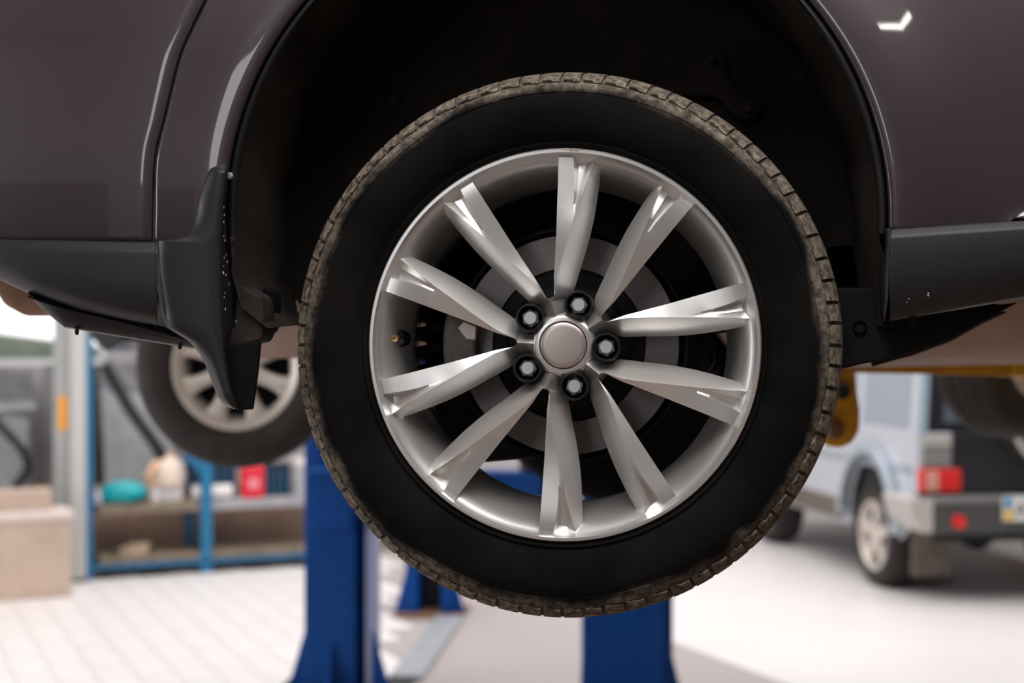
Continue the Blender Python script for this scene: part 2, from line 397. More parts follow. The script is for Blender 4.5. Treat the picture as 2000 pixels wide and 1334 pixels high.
for k, c in enumerate(CENT):
    o = sp0 if k == 0 else sp0.copy()
    if k: C.objects.link(o)
    o.rotation_euler = (0, R_(90-c), 0)
# ---- centre cap, lug nuts in black sleeves, valve
MB().lathe([(.0, .0150), (.024, .0151), (.0292, .0156), (.0306, .0168), (.0312, .0190), (.0312, .034), (0, .034)], 72).build('center_cap', 'cap', rim, sharp=60)
LUG = [105-36-72*k for k in range(5)]
sl0 = nu0 = None
for k, a in enumerate(LUG):
    x, z = .0577*math.cos(R_(a)), .0577*math.sin(R_(a))
    if k == 0:
        sl0 = MB().lathe([(.0196, .070), (.0196, .0150), (.0188, .0132), (.0176, .0130), (.0166, .0145), (.0158, .0200), (.0145, .0450), (0, .0450)], 40).build('lug_sleeve', 'sleeve', rim, sharp=50, loc=(x, 0, z))
        mbn = MB()
        hexr = .0112
        rings = [(.0, .0175), (.0078, .0175), (.0086, .0182), (.0089, .0200)]
        mbn.lathe(rings, 32)
        def hx(r, d, n=48):
            out = []
            for q in range(n):
                t = 2*math.pi*q/n; s6 = math.cos(math.pi/6)/math.cos((t % (math.pi/3))-math.pi/6)
                out.append((r*s6*math.cos(t), d, r*s6*math.sin(t)))
            return out
        v = [(.0089*math.cos(2*math.pi*q/48), .0210, .0089*math.sin(2*math.pi*q/48)) for q in range(48)]+hx(.0120, .0225)+hx(.0122, .046)
        mbn.add(v, [(i*48+q, i*48+(q+1) % 48, (i+1)*48+(q+1) % 48, (i+1)*48+q) for i in range(2) for q in range(48)])
        nu0 = mbn.build('lug_nut', 'nut', rim, sharp=25, loc=(x, 0, z))
    else:
        for s_ in (sl0, nu0):
            o = s_.copy(); C.objects.link(o); o.location = (x, 0, z)
            if s_ is nu0: o.rotation_euler = (0, .37*k, 0)
vx, vz = -.2335*math.cos(R_(-2.2)), .2335*math.sin(R_(2.2))
vs = MB().lathe([(.0, .030), (.0035, .030), (.0105, .036), (.0125, .046), (.0125, .075), (0, .075)], 28).build('valve_stem', 'sleeve', rim, loc=(vx, .012, vz))
MB().lathe([(.0022, .031), (.0022, .020), (.0042, .0195), (.0050, .0205), (.0054, .024), (.0054, .034)], 24).lathe([(0, .024), (.0022, .024)], 16).build('valve_tip', 'brass', rim, loc=(vx, .012, vz))
# scuffed lip
def scuff(a0, a1, r0, r1, n, seed):
    rnd = random.Random(seed); v = []
    for k in range(n+1):
        t = R_(a0+(a1-a0)*k/n); e = min(1, 3*min(k, n-k)/n)
        ri = r1-(r1-r0)*e*rnd.uniform(.25, 1)
        v += [(ri*math.cos(t), -.0016, ri*math.sin(t)), ((ri+r1)/2*math.cos(t), -.0018, (ri+r1)/2*math.sin(t)), (r1*math.cos(t), -.0009, r1*math.sin(t))]
    return obj('lip_scuff', v, grid_faces(n+1, 3), 'scuff', rim)
scuff(83.5, 90.5, .2580, .2622, 16, 2); scuff(-6, -34, .2600, .2628, 40, 5)
# ---- tyre
ty_prof = [(.2575, .014), (.2615, .0085), (.2655, .0025), (.2690, -.0005), (.2705, -.0005), (.2720, .0018), (.2740, .0015), (.2775, -.0030), (.2860, -.0080), (.3000, -.0125), (.3170, -.0145), (.3300, -.0125),
           (.3360, -.0102), (.3368, -.0112), (.3440, -.0080), (.3500, -.0040), (.3506, -.0005), (.3535, .0050), (.3590, .0140), (.3645, .0260), (.3702, .0400), (.3732, .0600), (.3752, .0850),
           (.3770, .0855), (.3780, .1080), (.3700, .1090), (.3700, .1170), (.3780, .1180), (.3760, .1450), (.3680, .1460), (.3660, .1700), (.3600, .1950), (.3500, .2110), (.3300, .2220), (.3000, .2250), (.2700, .2180), (.2600, .2120)]
tyre = MB().lathe(ty_prof, 220).build('tyre', 'rubber', suv, sharp=50)
bl_prof = [(.3515, -.0046), (.3565, .0000), (.3610, .0070), (.3655, .0155), (.3690, .0270), (.3718, .0420), (.3740, .0600), (.3758, .0830)]
bl_base = [(.3500, .0010), (.3540, .0040), (.3580, .0130), (.3620, .0200), (.3650, .0300), (.3680, .0430), (.3705, .0610), (.3725, .0850)]
def block_mesh(name, span, gap):
    cols = [0, .40, .52, 1.0]
    n = len(bl_prof); v = []; f = []
    half = span/2-gap/2
    for ci, c in enumerate(cols):
        for k in range(n):
            r, d = bl_prof[k]
            if k == 0 and ci >= 2: r, d = .3545, -.0020
            # grooves sweep slightly forward towards the crown
            a = R_(90-half+2*half*c-.35*(k/(n-1))**2*span*.5)
            v.append((r*math.cos(a), d, r*math.sin(a)))
        for k in range(n):
            r, d = bl_base[k]
            a = R_(90-half*1.0+2*half*c-.35*(k/(n-1))**2*span*.5)
            v.append((r*math.cos(a), d, r*math.sin(a)))
    st = 2*n
    for ci in range(len(cols)-1):
        for k in range(n-1):
            f.append((ci*st+k, ci*st+k+1, (ci+1)*st+k+1, (ci+1)*st+k))
        f.append((ci*st, (ci+1)*st, (ci+1)*st+n, ci*st+n))
        f.append((ci*st+n-1, ci*st+2*n-1, (ci+1)*st+2*n-1, (ci+1)*st+n-1))
    for ci in (0, len(cols)-1):
        for k in range(n-1):
            f.append((ci*st+k, ci*st+n+k, ci*st+n+k+1, ci*st+k+1))
    o = obj(name, v, f, 'rubber', tyre, sharp=45)
    return o
pitch = [4.3, 4.75, 5.25]
seq = [0, 1, 2, 1, 0, 1, 2, 2, 1, 0, 0, 1, 1, 2, 2, 1, 1, 0, 1]*4
tot = sum(pitch[q] for q in seq); sc = 360/tot
protos = {}
ang = 0.0
for q in seq:
    sp = pitch[q]*sc; ac = ang+sp/2; ang += sp
    if q not in protos:
        o = block_mesh('tread_block', sp, .80); protos[q] = o
    else:
        o = protos[q].copy(); C.objects.link(o)
    o.rotation_euler = (0, R_(ac), 0)
# ---- brake and axle behind the spokes
disc = MB().lathe([(.1540, .118), (.1555, .1165), (.1555, .128), (.150, .128)], 120).lathe([(.1085, .1165), (.1545, .1165)], 120).build('brake_disc', 'disc', suv, sharp=50)
MB().lathe([(.1085, .1165), (.1070, .121), (.0900, .122), (.0860, .112), (.0820, .104), (0, .101)], 72).build('disc_hat', 'well_black', disc)
MB().lathe([(.02, .150), (.155, .150), (.164, .140), (.168, .140), (.168, .155), (.02, .165)], 72).build('dust_shield', 'well_black', suv)
# caliper: an arched casting over the left edge of the disc
def arc_block(a0, a1, r0, r1, d0, d1, n=10):
    v = []; 
    for k in range(n+1):
        t = R_(a0+(a1-a0)*k/n)
        for r, d in ((r0, d0), (r1, d0), (r1, d1), (r0, d1)): v.append((r*math.cos(t), d, r*math.sin(t)))
    f = [(k*4+j, k*4+(j+1) % 4, (k+1)*4+(j+1) % 4, (k+1)*4+j) for k in range(n) for j in range(4)]+[(0, 1, 2, 3), tuple(n*4+j for j in (3, 2, 1, 0))]
    return MB().add(v, f)
cal = arc_block(164, 193, .128, .176, .086, .14).build('brake_caliper', 'iron', suv, bevel=.006, bseg=3)
poly([(893, 640), (905, 626), (931, 637), (929, 665), (910, 663)], .078, .09, 'caliper_piston', 'pad', cal, bevel=.002)
arc_block(152, 166, .118, .170, .092, .13).build('caliper_bracket', 'well_black', cal, bevel=.005)
arc_block(193, 200, .13, .172, .092, .13).build('caliper_arm', 'chassis', cal, bevel=.004)
poly([(838, 770), (900, 760), (985, 800), (1075, 850), (1080, 884), (1040, 896), (945, 904), (880, 880), (842, 830)], .24, .28, 'lower_arm', 'well_black', suv, bevel=.01)
path = []
for k in range(121):
    t = k/120*5*2*math.pi
    path.append((-.205+.030*math.cos(t), .20+.030*math.sin(t), -.055+.14*k/120))
MB().tube(path, .0075, 8).build('coil_spring', 'chassis', suv)
MB().tube([(-.205, .20, -.08), (-.205, .20, .16)], .014, 12).build('damper', 'chassis', suv)
MB().tube([(0, .12, 0), (0, .30, 0)], [.075, .05], 20).build('hub_carrier', 'well_black', suv)
MB().tube([P(1330, 700, .30), P(1405, 720, .30)], .012, 10).build('brake_line', 'well_black', suv)
MB().tube([(0, .25, -.03), (-.05, .9, .03), (0, 1.5, -.03)], [.06, .085, .06], 16).build('axle_beam', 'well_black', suv)
poly([(1285, 560), (1355, 640), (1392, 668), (1400, 712), (1380, 730), (1300, 760), (1180, 760), (1150, 600)], .20, .26, 'trailing_arm', 'well_black', suv, bevel=.01)
poly([(840, 560), (990, 480), (1150, 560), (1150, 790), (900, 850), (845, 790)], .27, .33, 'axle_carrier', 'well_black', suv, bevel=.01)
# the wheel on the other side of the axle
ft = [(r, d) for r, d in [(.21, 0), (.262, -.004), (.30, -.014), (.33, -.012), (.352, 0), (.368, .03), (.372, .1), (.368, .18), (.35, .21), (.30, .22), (.262, .21), (.21, .2)]]
o = MB().lathe(ft, 96).build('tyre', 'flap', suv, loc=(0.02, 1.52, -.01)); 
MB().lathe([(.262, .01), (.21, .05), (.10, .06), (0, .06)], 64).build('wheel_rim', 'well_black', suv, loc=(0.02, 1.52, -.01))

# ---- painted panels
AC, AR = (1088, 423), 644
gapx = [(-600, 560), (-100, 447), (0, 402), (50, 378), (110, 352), (180, 334), (240, 320), (300, 305), (360, 301), (480, 300)]
def gap(v): return smooth_table(gapx, v)
dtab = [(0, .016), (3, -.004), (9, -.0105), (22, -.0135), (45, -.0140), (80, -.0110), (120, -.0050), (170, .0010), (240, .0045), (340, .006), (900, .010)]
def crown(v): return 1.05e-7*(v-330)**2 + (2.2e-7*(v-340)**2 if v > 340 else 0)
nth = 120; cols = [0, 3, 6, 9, 14, 22, 33, 45, 60, 80, 100, 120]
verts = []; NR = 30
for i in range(nth+1):
    th = R_(184.6-(184.6+3.0)*i/nth)
    cu, sv = math.cos(th), -math.sin(th)
    t = 0
    while True:
        u, v = AC[0]+(AR+t)*cu, AC[1]+(AR+t)*sv
        if u < gap(v)+.8 or v < -620 or u > 2420: break
        t += 1.0
    tm = t
    fixed = [0, 3, 6, 9, 14, 22, 33, 45]
    rest = NR-len(fixed)
    ts = [min(q, tm*.5*(k+1)/len(fixed)) if tm < 95 else q for k, q in enumerate(fixed)]
    last = ts[-1]
    ts += [last+(tm-6-last)*(k+1)/(rest-1) for k in range(rest-1)]+[tm]
    for k, q in enumerate(ts):
        u, v = AC[0]+(AR+q)*cu, AC[1]+(AR+q)*sv
        d = smooth_table(dtab, q)+crown(v)
        if k == NR-1 and u < 1000: d += .003
        verts.append(P(u, v, d))
obj('quarter_panel', verts, grid_faces(nth+1, NR), 'paint', suv, sharp=60, solid=.0015)
# rear bumper skin to the left of the shut line
verts = []; vs_ = [-620+i*20 for i in range(56)]; NC = 26
for v in vs_:
    gx = gap(v)-.8
    for j in range(NC):
        u = gx-(0 if j == 0 else 5 if j == 1 else 5+(gx+330)*(j-1)/(NC-2)*1.0)
        rel = (gx-u)
        dg = lerp_table(dtab, max(60, 444+0-gx if v > 300 else 150)) if False else .0015
        d = dg+crown(v)+(.003 if j == 0 else 0)+3.2e-7*rel**2+2.5e-5*rel
        verts.append(P(u, v, d))
obj('rear_bumper', verts, grid_faces(len(vs_), NC), 'paint', suv, sharp=60, solid=.0015)
# dark lip along the arch, then the liner and the back of the well
verts = []
lip = [(1, .012), (-3, -.004), (-8, -.006), (-14, -.002), (-18, .012), (-20, .04)]
for i in range(nth+1):
    th = R_(183.5-(183.5+3.0)*i/nth)
    for dr, d in lip:
        verts.append(P(AC[0]+(AR+dr)*math.cos(th), AC[1]-(AR+dr)*math.sin(th), d+crown(AC[1]-AR*math.sin(th))*.8))
obj('arch_lip', verts, grid_faces(nth+1, len(lip)), 'plastic', suv, sharp=50)
path = [(520, 640), (470, 600), (450, 530)]+[(AC[0]+(AR-12)*math.cos(R_(a)), AC[1]-(AR-12)*math.sin(R_(a))) for a in range(184, -5, -4)]+[(1732, 520), (1738, 600), (1745, 640)]
verts = []; rows = [.004, .05, .11, .18, .25, .31]
for i, (u, v) in enumerate(path):
    for k, d in enumerate(rows):
        q = P(u, v, 0); q.y = d
        wob = .004*math.sin(i*1.3+k*.9)*(k > 0)+(.008 if k in (2, 3) else 0)
        cx = P(*AC, 0); dirv = (Vector((q.x, 0, q.z))-Vector((cx.x, 0, cx.z))).normalized()
        q -= dirv*wob; verts.append(q)
obj('arch_liner', verts, grid_faces(len(path), len(rows)), 'liner', suv, sharp=50)
back = [(480, 590)]+[(AC[0]+(AR+40)*math.cos(R_(a)), AC[1]-(AR+40)*math.sin(R_(a))) for a in range(186, -8, -6)]+[(1760, 590), (1640, 600), (1480, 640), (1330, 660), (880, 660), (700, 600)]
p2 = [P(u, v, 0) for u, v in back]
well = MB().prism([(q.x, q.z) for q in p2], 'y', .30, .32).build('well_panel', 'liner', suv, smooth=False)
# bracket with two bolts and a plug on the well panel
br = poly([(1262, 168), (1300, 152), (1330, 148), (1352, 122), (1366, 96), (1388, 86), (1412, 96), (1418, 124), (1428, 158), (1452, 186), (1480, 192), (1492, 214), (1476, 236), (1448, 236), (1422, 214), (1402, 190), (1372, 188), (1330, 186), (1285, 190)], .275, .30, 'well_bracket', 'liner', suv, bevel=.006, bseg=3)
for u, v in ((1388, 116), (1460, 212)):
    q = P(u, v, .268)
    MB().lathe([(0, -.008), (.006, -.008), (.0075, -.005), (.0075, .0), (.0125, .001), (.013, .006)], 20).build('bolt', 'liner', br, loc=(q.x, .27, q.z))
q = P(768, 192, .29); MB().lathe([(0, -.004), (.009, -.004), (.012, 0), (.012, .012)], 20).build('liner_plug', 'liner', well, loc=(q.x, .292, q.z))
poly([(1618, 482), (1665, 478), (1690, 512), (1700, 548), (1625, 552), (1616, 520)], .290, .30, 'well_recess_shade', 'hole_shade', suv, bevel=.004)  # black plate painted as the shade of a recess
# ---- dark lower cladding
def strip(name, m, us, top, bot, prof, **k):
    verts = []
    for u in us:
        t, b = top(u), bot(u)
        for kind, val, d in prof:
            v = t+val if kind == 't' else b-val if kind == 'b' else t+(b-t)*val
            dd = d(u) if callable(d) else d
            verts.append(P(u, v, dd))
    return obj(name, verts, grid_faces(len(us), len(prof)), m, suv, sharp=60, **k)
rec = lambda base: (lambda u: base+(3.0e-7*(300-u)**2+2.5e-5*(300-u) if u < 300 else 0))
ctop = lambda u: lerp_table([(-330, 462), (0, 467), (300, 472.5)], u)
cbot = lambda u: lerp_table([(-330, 440), (-60, 520), (0, 547), (65, 578), (161, 608), (240, 625), (306, 637)], u)
strip('bumper_cladding', 'plastic', [-250+i*18.5 for i in range(31)]+[304.5], ctop, cbot,
      [('t', 0, rec(.014)), ('t', 1, rec(-.0165)), ('t', 4, rec(-.0180)), ('t', 16, rec(-.0240)), ('t', 19, rec(-.0254)), ('t', 24, rec(-.0265)), ('f', .5, rec(-.0285)), ('b', 34, rec(-.027)), ('b', 22, rec(-.022)), ('b', 10, rec(-.010)), ('b', 3, rec(.003)), ('b', 0, rec(.02))], solid=.002)
vtop = lambda u: lerp_table([(55, 574), (126, 596), (240, 622), (376, 660)], u)
vbot = lambda u: lerp_table([(55, 577), (90, 610), (126, 640), (240, 659), (376, 681)], u)
strip('lower_valance', 'plastic', [55, 70, 90, 108, 126, 160, 200, 240, 300, 340, 376, 420], vtop, vbot, [('t', -6, .03), ('t', 8, .018), ('f', .55, .022), ('b', 3, .03), ('b', 0, .045)], solid=.003)
for u, v in ((150, 652), (351, 680)):
    q = P(u, v-3, .03); MB().lathe([(0, -.004), (.0022, -.0035), (.003, 0), (.003, .006)], 14, axis='z').build('push_clip', 'plastic', suv, loc=q)
stop = lambda u: lerp_table([(1738, 447.5), (2000, 430), (2420, 404)], u)
sbot = lambda u: lerp_table([(1726, 629), (1850, 609), (2000, 583), (2200, 566), (2420, 560)], u)
strip('sill_cladding', 'plastic', [1738, 1742, 1748, 1760]+[1780+i*32 for i in range(21)], stop, sbot,
      [('t', 0, .012), ('t', 1, -.0175), ('t', 3.5, -.0190), ('t', 12, -.0235), ('t', 15, -.0250), ('t', 20, -.0260), ('f', .5, -.027), ('b', 40, -.022), ('b', 18, -.010), ('b', 5, .004), ('b', 0, .014)], solid=.002)
# turned-in end of the sill cladding
verts = []
for v, u0, u1 in ((446, 1739, 1728), (480, 1738.5, 1730), (520, 1738.5, 1724), (545, 1737, 1721), (580, 1735, 1724), (610, 1731, 1726), (629, 1729, 1727)):
    verts += [P(u0, v, -.022), P((u0+u1)/2, v, -.006), P(u1, v, .02), P(u1-2, v, .06)]
obj('sill_end', verts, grid_faces(7, 4), 'plastic', suv, solid=.002)
# mudguard
gl = [(319, 424), (321, 417), (324, 412), (330, 407), (340, 402), (352, 397), (370, 391), (394, 384), (420, 381), (438, 375), (450, 367), (458, 358), (464, 344), (468, 325), (470.5, 304), (500, 302), (526, 303), (560, 307), (600, 314), (639, 323), (652, 345), (668, 371), (690, 389), (710, 400), (752, 416), (775, 425), (787, 434), (795, 446), (799, 456)]
gr = [(319, 444), (360, 441), (420, 434), (470, 431), (575, 431), (646, 435), (694, 439), (755, 449), (799, 464)]
dret = [(319, 9), (420, 16), (484, 20), (530, 27), (570, 40), (640, 36), (676, 8), (800, 3)]
vl = [319, 320, 321.5, 324, 327, 330, 335, 340, 346, 352, 361, 370, 382, 394, 407, 420, 430, 438, 444, 450, 454, 458, 461, 464, 466, 468, 469.2, 470.5, 474, 480, 490, 500, 512, 526, 543, 560, 580, 600, 620, 639, 645, 652, 660, 668, 680, 690, 700, 710, 730, 752, 764, 775, 782, 787, 791, 795, 799]
verts = []
for v in vl:
    a, b = lerp_table(gl, v), lerp_table(gr, v)
    ed = .022*(1-sm((v-319)/16)) + .020*sm((v-770)/30)*.5
    wd = max(b-a, 1)
    band = 18 if 452 < v < 475 else 12
    xs = [(a, .012), (a+min(2, .1*wd), -.010), (a+min(6, .22*wd), -.024), (a+min(12, .36*wd), -.031), (a+min(26, .5*wd), -.034), (a+.75*wd, -.035), (b-min(5, .12*wd), -.034), (b, -.030), (b+lerp_table(dret, v)*.15, -.020), (b+lerp_table(dret, v)*.5, .006), (b+lerp_table(dret, v), .045)]
    chamf = 0
    for u, d in xs:
        verts.append(P(u, v, d+ed*(1 if d < -.015 else .3)))
mg = obj('mudguard', verts, grid_faces(len(vl), 11), 'plastic', suv, sharp=60, solid=.002)
q = P(449, 344, -.004); MB().lathe([(0, -.0035), (.0035, -.003), (.0055, 0), (.0055, .01)], 16).build('guard_screw', 'nut', suv, loc=q)
poly([(462, 566), (470, 556), (486, 566), (508, 578), (514, 600), (514, 655), (508, 667), (470, 676), (437, 680), (437, 640), (455, 640)], .012, .07, 'guard_bracket', 'plastic_dusty', suv, bevel=.008, bseg=3)
poly([(437, 676), (508, 666), (503, 720), (492, 800), (464, 801), (448, 757), (441, 716)], -.004, .006, 'mud_flap', 'flap', suv, bevel=.002)
poly([(512, 560), (535, 566), (536, 630), (528, 648), (517, 655)], .10, .14, 'liner_tab', 'flap', suv, bevel=.004)
chips = MB(); rnd = random.Random(11)
def chip(u, v, d, w, h):
    q = P(u, v, d); n = 6
    chips.add([q+Vector((w*math.cos(2*math.pi*k/n), 0, h*math.sin(2*math.pi*k/n))) for k in range(n)]+[q+Vector((0, -.0006, 0))], [(k, (k+1) % n, n) for k in range(n)])
for u, v in ((437, 405), (438, 420), (437, 434), (437, 462), (439, 470), (441, 498), (438, 503), (437, 520), (436, 533), (441, 537), (448, 552), (447, 556), (439, 572), (438, 580), (440, 604), (444, 512), (461, 628)):
    b_ = lerp_table(gr, v); rt = lerp_table(dret, v); f_ = max(.1, min(1, (u-b_)/max(rt, 1)))
    chip(u, v, -.0245+.06*max(0, f_-.15)-.002, rnd.uniform(.0004, .0011), rnd.uniform(.0008, .0024))
for u, v in ((1775.5, 583.5), (1813, 577.5), (1813, 573), (1771, 590)):
    chip(u, v, -.0262, rnd.uniform(.0006, .0012), rnd.uniform(.0005, .0011))
o = chips.build('stone_chips', 'chip', suv, smooth=False); o['kind'] = 'stuff'
# ---- underside: sill box, tank, pipe, silencers
ch = poly([(1540, 566), (1745, 560), (1960, 596), (1990, 590), (1950, 612), (1900, 640), (1858, 662), (1800, 684), (1740, 700), (1680, 712), (1636, 723), (1540, 740)], .10, .24, 'chassis_leg', 'chassis', suv, bevel=.012, bseg=3)
q = P(1679, 640, .0985); MB().lathe([(0, .006), (.0075, .006), (.0082, .0), (.0095, .0)], 24).build('drain_hole_shade', 'hole_shade', ch, loc=(q.x, .0965, q.z))  # black disc painted as the shade inside a drain opening
poly([(1775, 612), (1793, 610), (1795, 638), (1779, 642)], .02, .04, 'jacking_tab', 'chassis', suv, bevel=.004)
MB().tube([P(u, v, .42) for u, v in ((1700, 702), (1780, 680), (1850, 654), (1910, 620), (1980, 588), (2080, 560))], .012, 10).build('brake_pipe', 'chassis', suv)
def under_pan(name, x0, x1, d0, d1, ztop, zbot, m, rnd=.10, slope=.05):
    xs = [x0, x0+.03, x0+rnd, (x0+x1)/2, x1-rnd, x1-.03, x1]; out = []
    ds = [d0, d0+.03, d0+.25*(d1-d0), d0+.6*(d1-d0), d1-.12, d1-.04, d1]
    for i, x in enumerate(xs):
        for j, d in enumerate(ds):
            ex_ = min(i, 6-i)/3; ey_ = min(j, 6-j)/2
            h = min(1, sm(min(1, ex_*1.5+.0)))*min(1, sm(min(1, ey_+.0)))
            zb = zbot+slope*max(0, 1-(d-d0)/(d1-d0))+.022*(x-x0)
            out.append((x, d, ztop+(zb-ztop)*h))
    return obj(name, out, grid_faces(7, 7), m, suv, sharp=70, solid=.004)
q0 = P(1372, 690, 1.0); q1 = P(2300, 600, .35)
under_pan('fuel_tank', q0.x, 2.2, .34, 1.48, .14, -.062, 'under')
under_pan('rear_floor', -.80, -.02, .9, 1.47, .12, -.030, 'under', .05, .0)
MB().tube([(-1.05, .55, .135), (-1.03, .55, .135), (-1.0, .55, .135), (-.83, .55, .135), (-.80, .55, .135)], [.03, .07, .085, .085, .05], 24).build('silencer', 'rust', suv)
# floor and upper shell, so that the body is closed
q = P(2000, 420, .2)
MB().box(-1.0, 2.6, .33, 1.50, .24, .95).build('body_shell', 'well_black', suv, bevel=.03)
MB().box(-1.0, 2.6, 1.50, 1.72, .06, .95).build('far_side', 'paint', suv, bevel=.04, bseg=3)
# bright trim on the door foot
strip('bright_strip', 'bright_trim', [1976, 1979, 1984, 1992, 2000, 2020, 2080, 2200], lambda u: lerp_table([(1976, 429), (1979, 424), (1984, 419), (1992, 414), (2000, 411), (2080, 402), (2200, 392)], u), lambda u: lerp_table([(1976, 431), (2000, 431), (2200, 417)], u),
      [('t', 0, .006), ('t', 1, -.006), ('f', .5, -.013), ('b', 1, -.008), ('b', 0, .004)])

# ================================================================== lifts
FL = .0
def lift_column(parent, x, y, wdt, dep, h, z0=0.0, cap=True):
    """steel column: boxed front, recessed channel on the right and a turned edge; x,y is the front left corner in the parent's axes"""
    MB().box(x, x+wdt*.78, y, y+dep, z0+.012, h).build('column', 'blue', parent, bevel=.012)
    MB().box(x+wdt*.78, x+wdt*.90, y+dep*.45, y+dep, z0+.012, h).build('column_channel', 'blue', parent)
    MB().box(x+wdt*.90, x+wdt, y+dep*.10, y+dep, z0+.012, h).build('column_edge', 'blue_reflection', parent, bevel=.006)
    MB().box(x-.16, x+wdt+.16, y-.14, y+dep+.14, z0, z0+.014).build('base_plate', 'dark', parent, bevel=.003)
    for xx, s in ((x, -1), (x+wdt, 1)):
        MB().prism([(xx, z0+.014), (xx+s*.085, z0+.014), (xx+s*.085, z0+.05), (xx, z0+.34)], 'y', y+.03, y+.055).build('gusset', 'blue', parent, bevel=.002)
    MB().prism([(y, z0+.014), (y-.10, z0+.014), (y, z0+.30)], 'x', x+wdt*.36, x+wdt*.36+.025).build('gusset', 'blue', parent, bevel=.002)
LA = at(586, 1334, 7.4); LA.z = 0
lift_a = thing('two_post_lift', 'blue two-post car lift with a grey floor plate, standing empty behind the near tyre', 'car lift', LA, R_(-5.5))
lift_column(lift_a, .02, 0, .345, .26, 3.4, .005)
# far post: an open channel that faces the near one
fy = 2.22
MB().box(.16, .245, fy, fy+.26, .022, 3.4).build('column', 'blue', lift_a, bevel=.008)
MB().box(.395, .475, fy, fy+.26, .022, 3.4).build('column', 'blue', lift_a, bevel=.008)
MB().box(.245, .395, fy+.22, fy+.26, .022, 3.4).build('column_channel', 'dark', lift_a)
MB().box(.09, .55, fy-.10, fy+.34, .005, .022).build('base_plate', 'rust', lift_a, bevel=.004)
for xx, s in ((.16, -1), (.475, 1)):
    MB().prism([(xx, .022), (xx+s*.075, .022), (xx, .30)], 'y', fy+.02, fy+.05).build('gusset', 'blue', lift_a, bevel=.002)
MB().box(.38, .56, .40, fy-.10, .004, .03).build('floor_plate', 'grey_steel', lift_a, bevel=.004)
MB().box(.08, .28, -.08, .0, .86, 1.42).build('carriage', 'blue', lift_a, bevel=.01)
MB().prism([(.10, -.22), (.22, -.10), (1.18, -.22), (1.30, -.30), (1.25, -.40), (1.10, -.36), (.12, -.34)], 'z', 1.06, 1.18).build('lift_arm', 'blue', lift_a, bevel=.008)
MB().lathe([(0, 1.225), (.055, 1.225), (.06, 1.21), (.06, 1.19), (.03, 1.18), (.03, 1.12)], 24, c=(1.2, -.31, 0), axis='z').build('lift_pad', 'dark', lift_a)

LB = at(1137, 667, 7.1); LB.z = 0
lift_b = thing('lift_post', 'wide blue lift post standing right below the near tyre', 'car lift', LB, R_(-2))
wB = 178/F*7.1
MB().box(0, wB*.90, 0, .30, .014, 3.4).build('column', 'blue', lift_b, bevel=.014)
MB().box(wB*.90, wB, .05, .30, .014, 3.4).build('column_edge', 'blue', lift_b, bevel=.006)
MB().box(-.08, wB+.12, -.12, .42, 0, .014).build('base_plate', 'dark', lift_b)
for xx, s, e in ((0, -1, .01), (wB, 1, .06)):
    MB().prism([(xx, .014), (xx+s*e, .014), (xx, .27)], 'y', .10, .13).build('gusset', 'blue', lift_b, bevel=.002)
MB().box(.04, .36, -.10, 0, 1.55, 1.95).build('carriage', 'blue', lift_b, bevel=.01)
MB().prism([(.05, -.10), (.33, -.10), (.75, -.60), (.68, -.68), (.56, -.62)], 'z', 1.64, 1.73).build('lift_arm', 'blue', lift_b, bevel=.008)

# yellow lift that carries the near SUV: arm under its far side, post out to the right
YA = 3.95
l1 = at(2080, 717, YA); yl = thing('yellow_lift', 'rust-stained yellow lift arm reaching in under the SUV from the right', 'car lift', (1.93, 4.05, 0), R_(-6.5))
MB().box(0, .34, 0, .26, .012, 3.2).build('column', 'yellow2', yl, bevel=.01)
MB().box(-.14, .48, -.14, .40, 0, .014).build('base_plate', 'dark', yl)
def in_yl(p): return Matrix.Rotation(R_(6.5), 3, 'Z') @ (Vector(p)-Vector((1.93, 4.05, 0)))
a, b = in_yl(at(1375, 708, 3.85)), in_yl(at(2010, 716, YA))
def beam(p, q, wy, h0, h1):
    p, q = Vector(p), Vector(q); d = (q-p); d.z = 0; d.normalize(); n = Vector((-d.y, d.x, 0))*wy
    v = [p+n+Vector((0, 0, -h0)), p-n+Vector((0, 0, -h0)), p-n+Vector((0, 0, h0)), p+n+Vector((0, 0, h0)), q+n+Vector((0, 0, -h1)), q-n+Vector((0, 0, -h1)), q-n+Vector((0, 0, h1)), q+n+Vector((0, 0, h1))]
    return MB().add(v, [(0, 1, 2, 3), (4, 7, 6, 5), (0, 4, 5, 1), (1, 5, 6, 2), (2, 6, 7, 3), (3, 7, 4, 0)])
beam(a, b, .045, .018, .026).build('lift_arm', 'yellow', yl, bevel=.004)
c_ = in_yl(at(1955, 715, YA)); d_ = Vector((.02, .04, c_.z))
beam(c_, d_, .06, .027, .035).build('arm_sleeve', 'yellow2', yl, bevel=.004)
# hanging stop at the arm's end
e_ = in_yl(at(1640, 740, 3.9))
pts = [(1588, 722), (1668, 722), (1671, 762), (1677, 800), (1676, 840), (1662, 864), (1640, 874), (1610, 870), (1592, 850)]
w3 = [in_yl(at(u, v, 3.86)) for u, v in pts]
yb = MB().prism([(p.x, p.z) for p in w3], 'y', w3[0].y-.02, w3[0].y+.05).build('arm_foot', 'yellow', yl, bevel=.01, bseg=3)
q = in_yl(at(1628, 838, 3.8)); MB().lathe([(0, -.03), (.012, -.03), (.024, -.02), (.028, 0), (.028, .04)], 20).build('foot_screw', 'rust', yl, loc=q)
q = in_yl(at(1645, 764, 3.8)); MB().lathe([(0, -.012), (.012, -.010), (.022, 0), (.022, .03)], 20).build('foot_socket', 'dark', yl, loc=q)

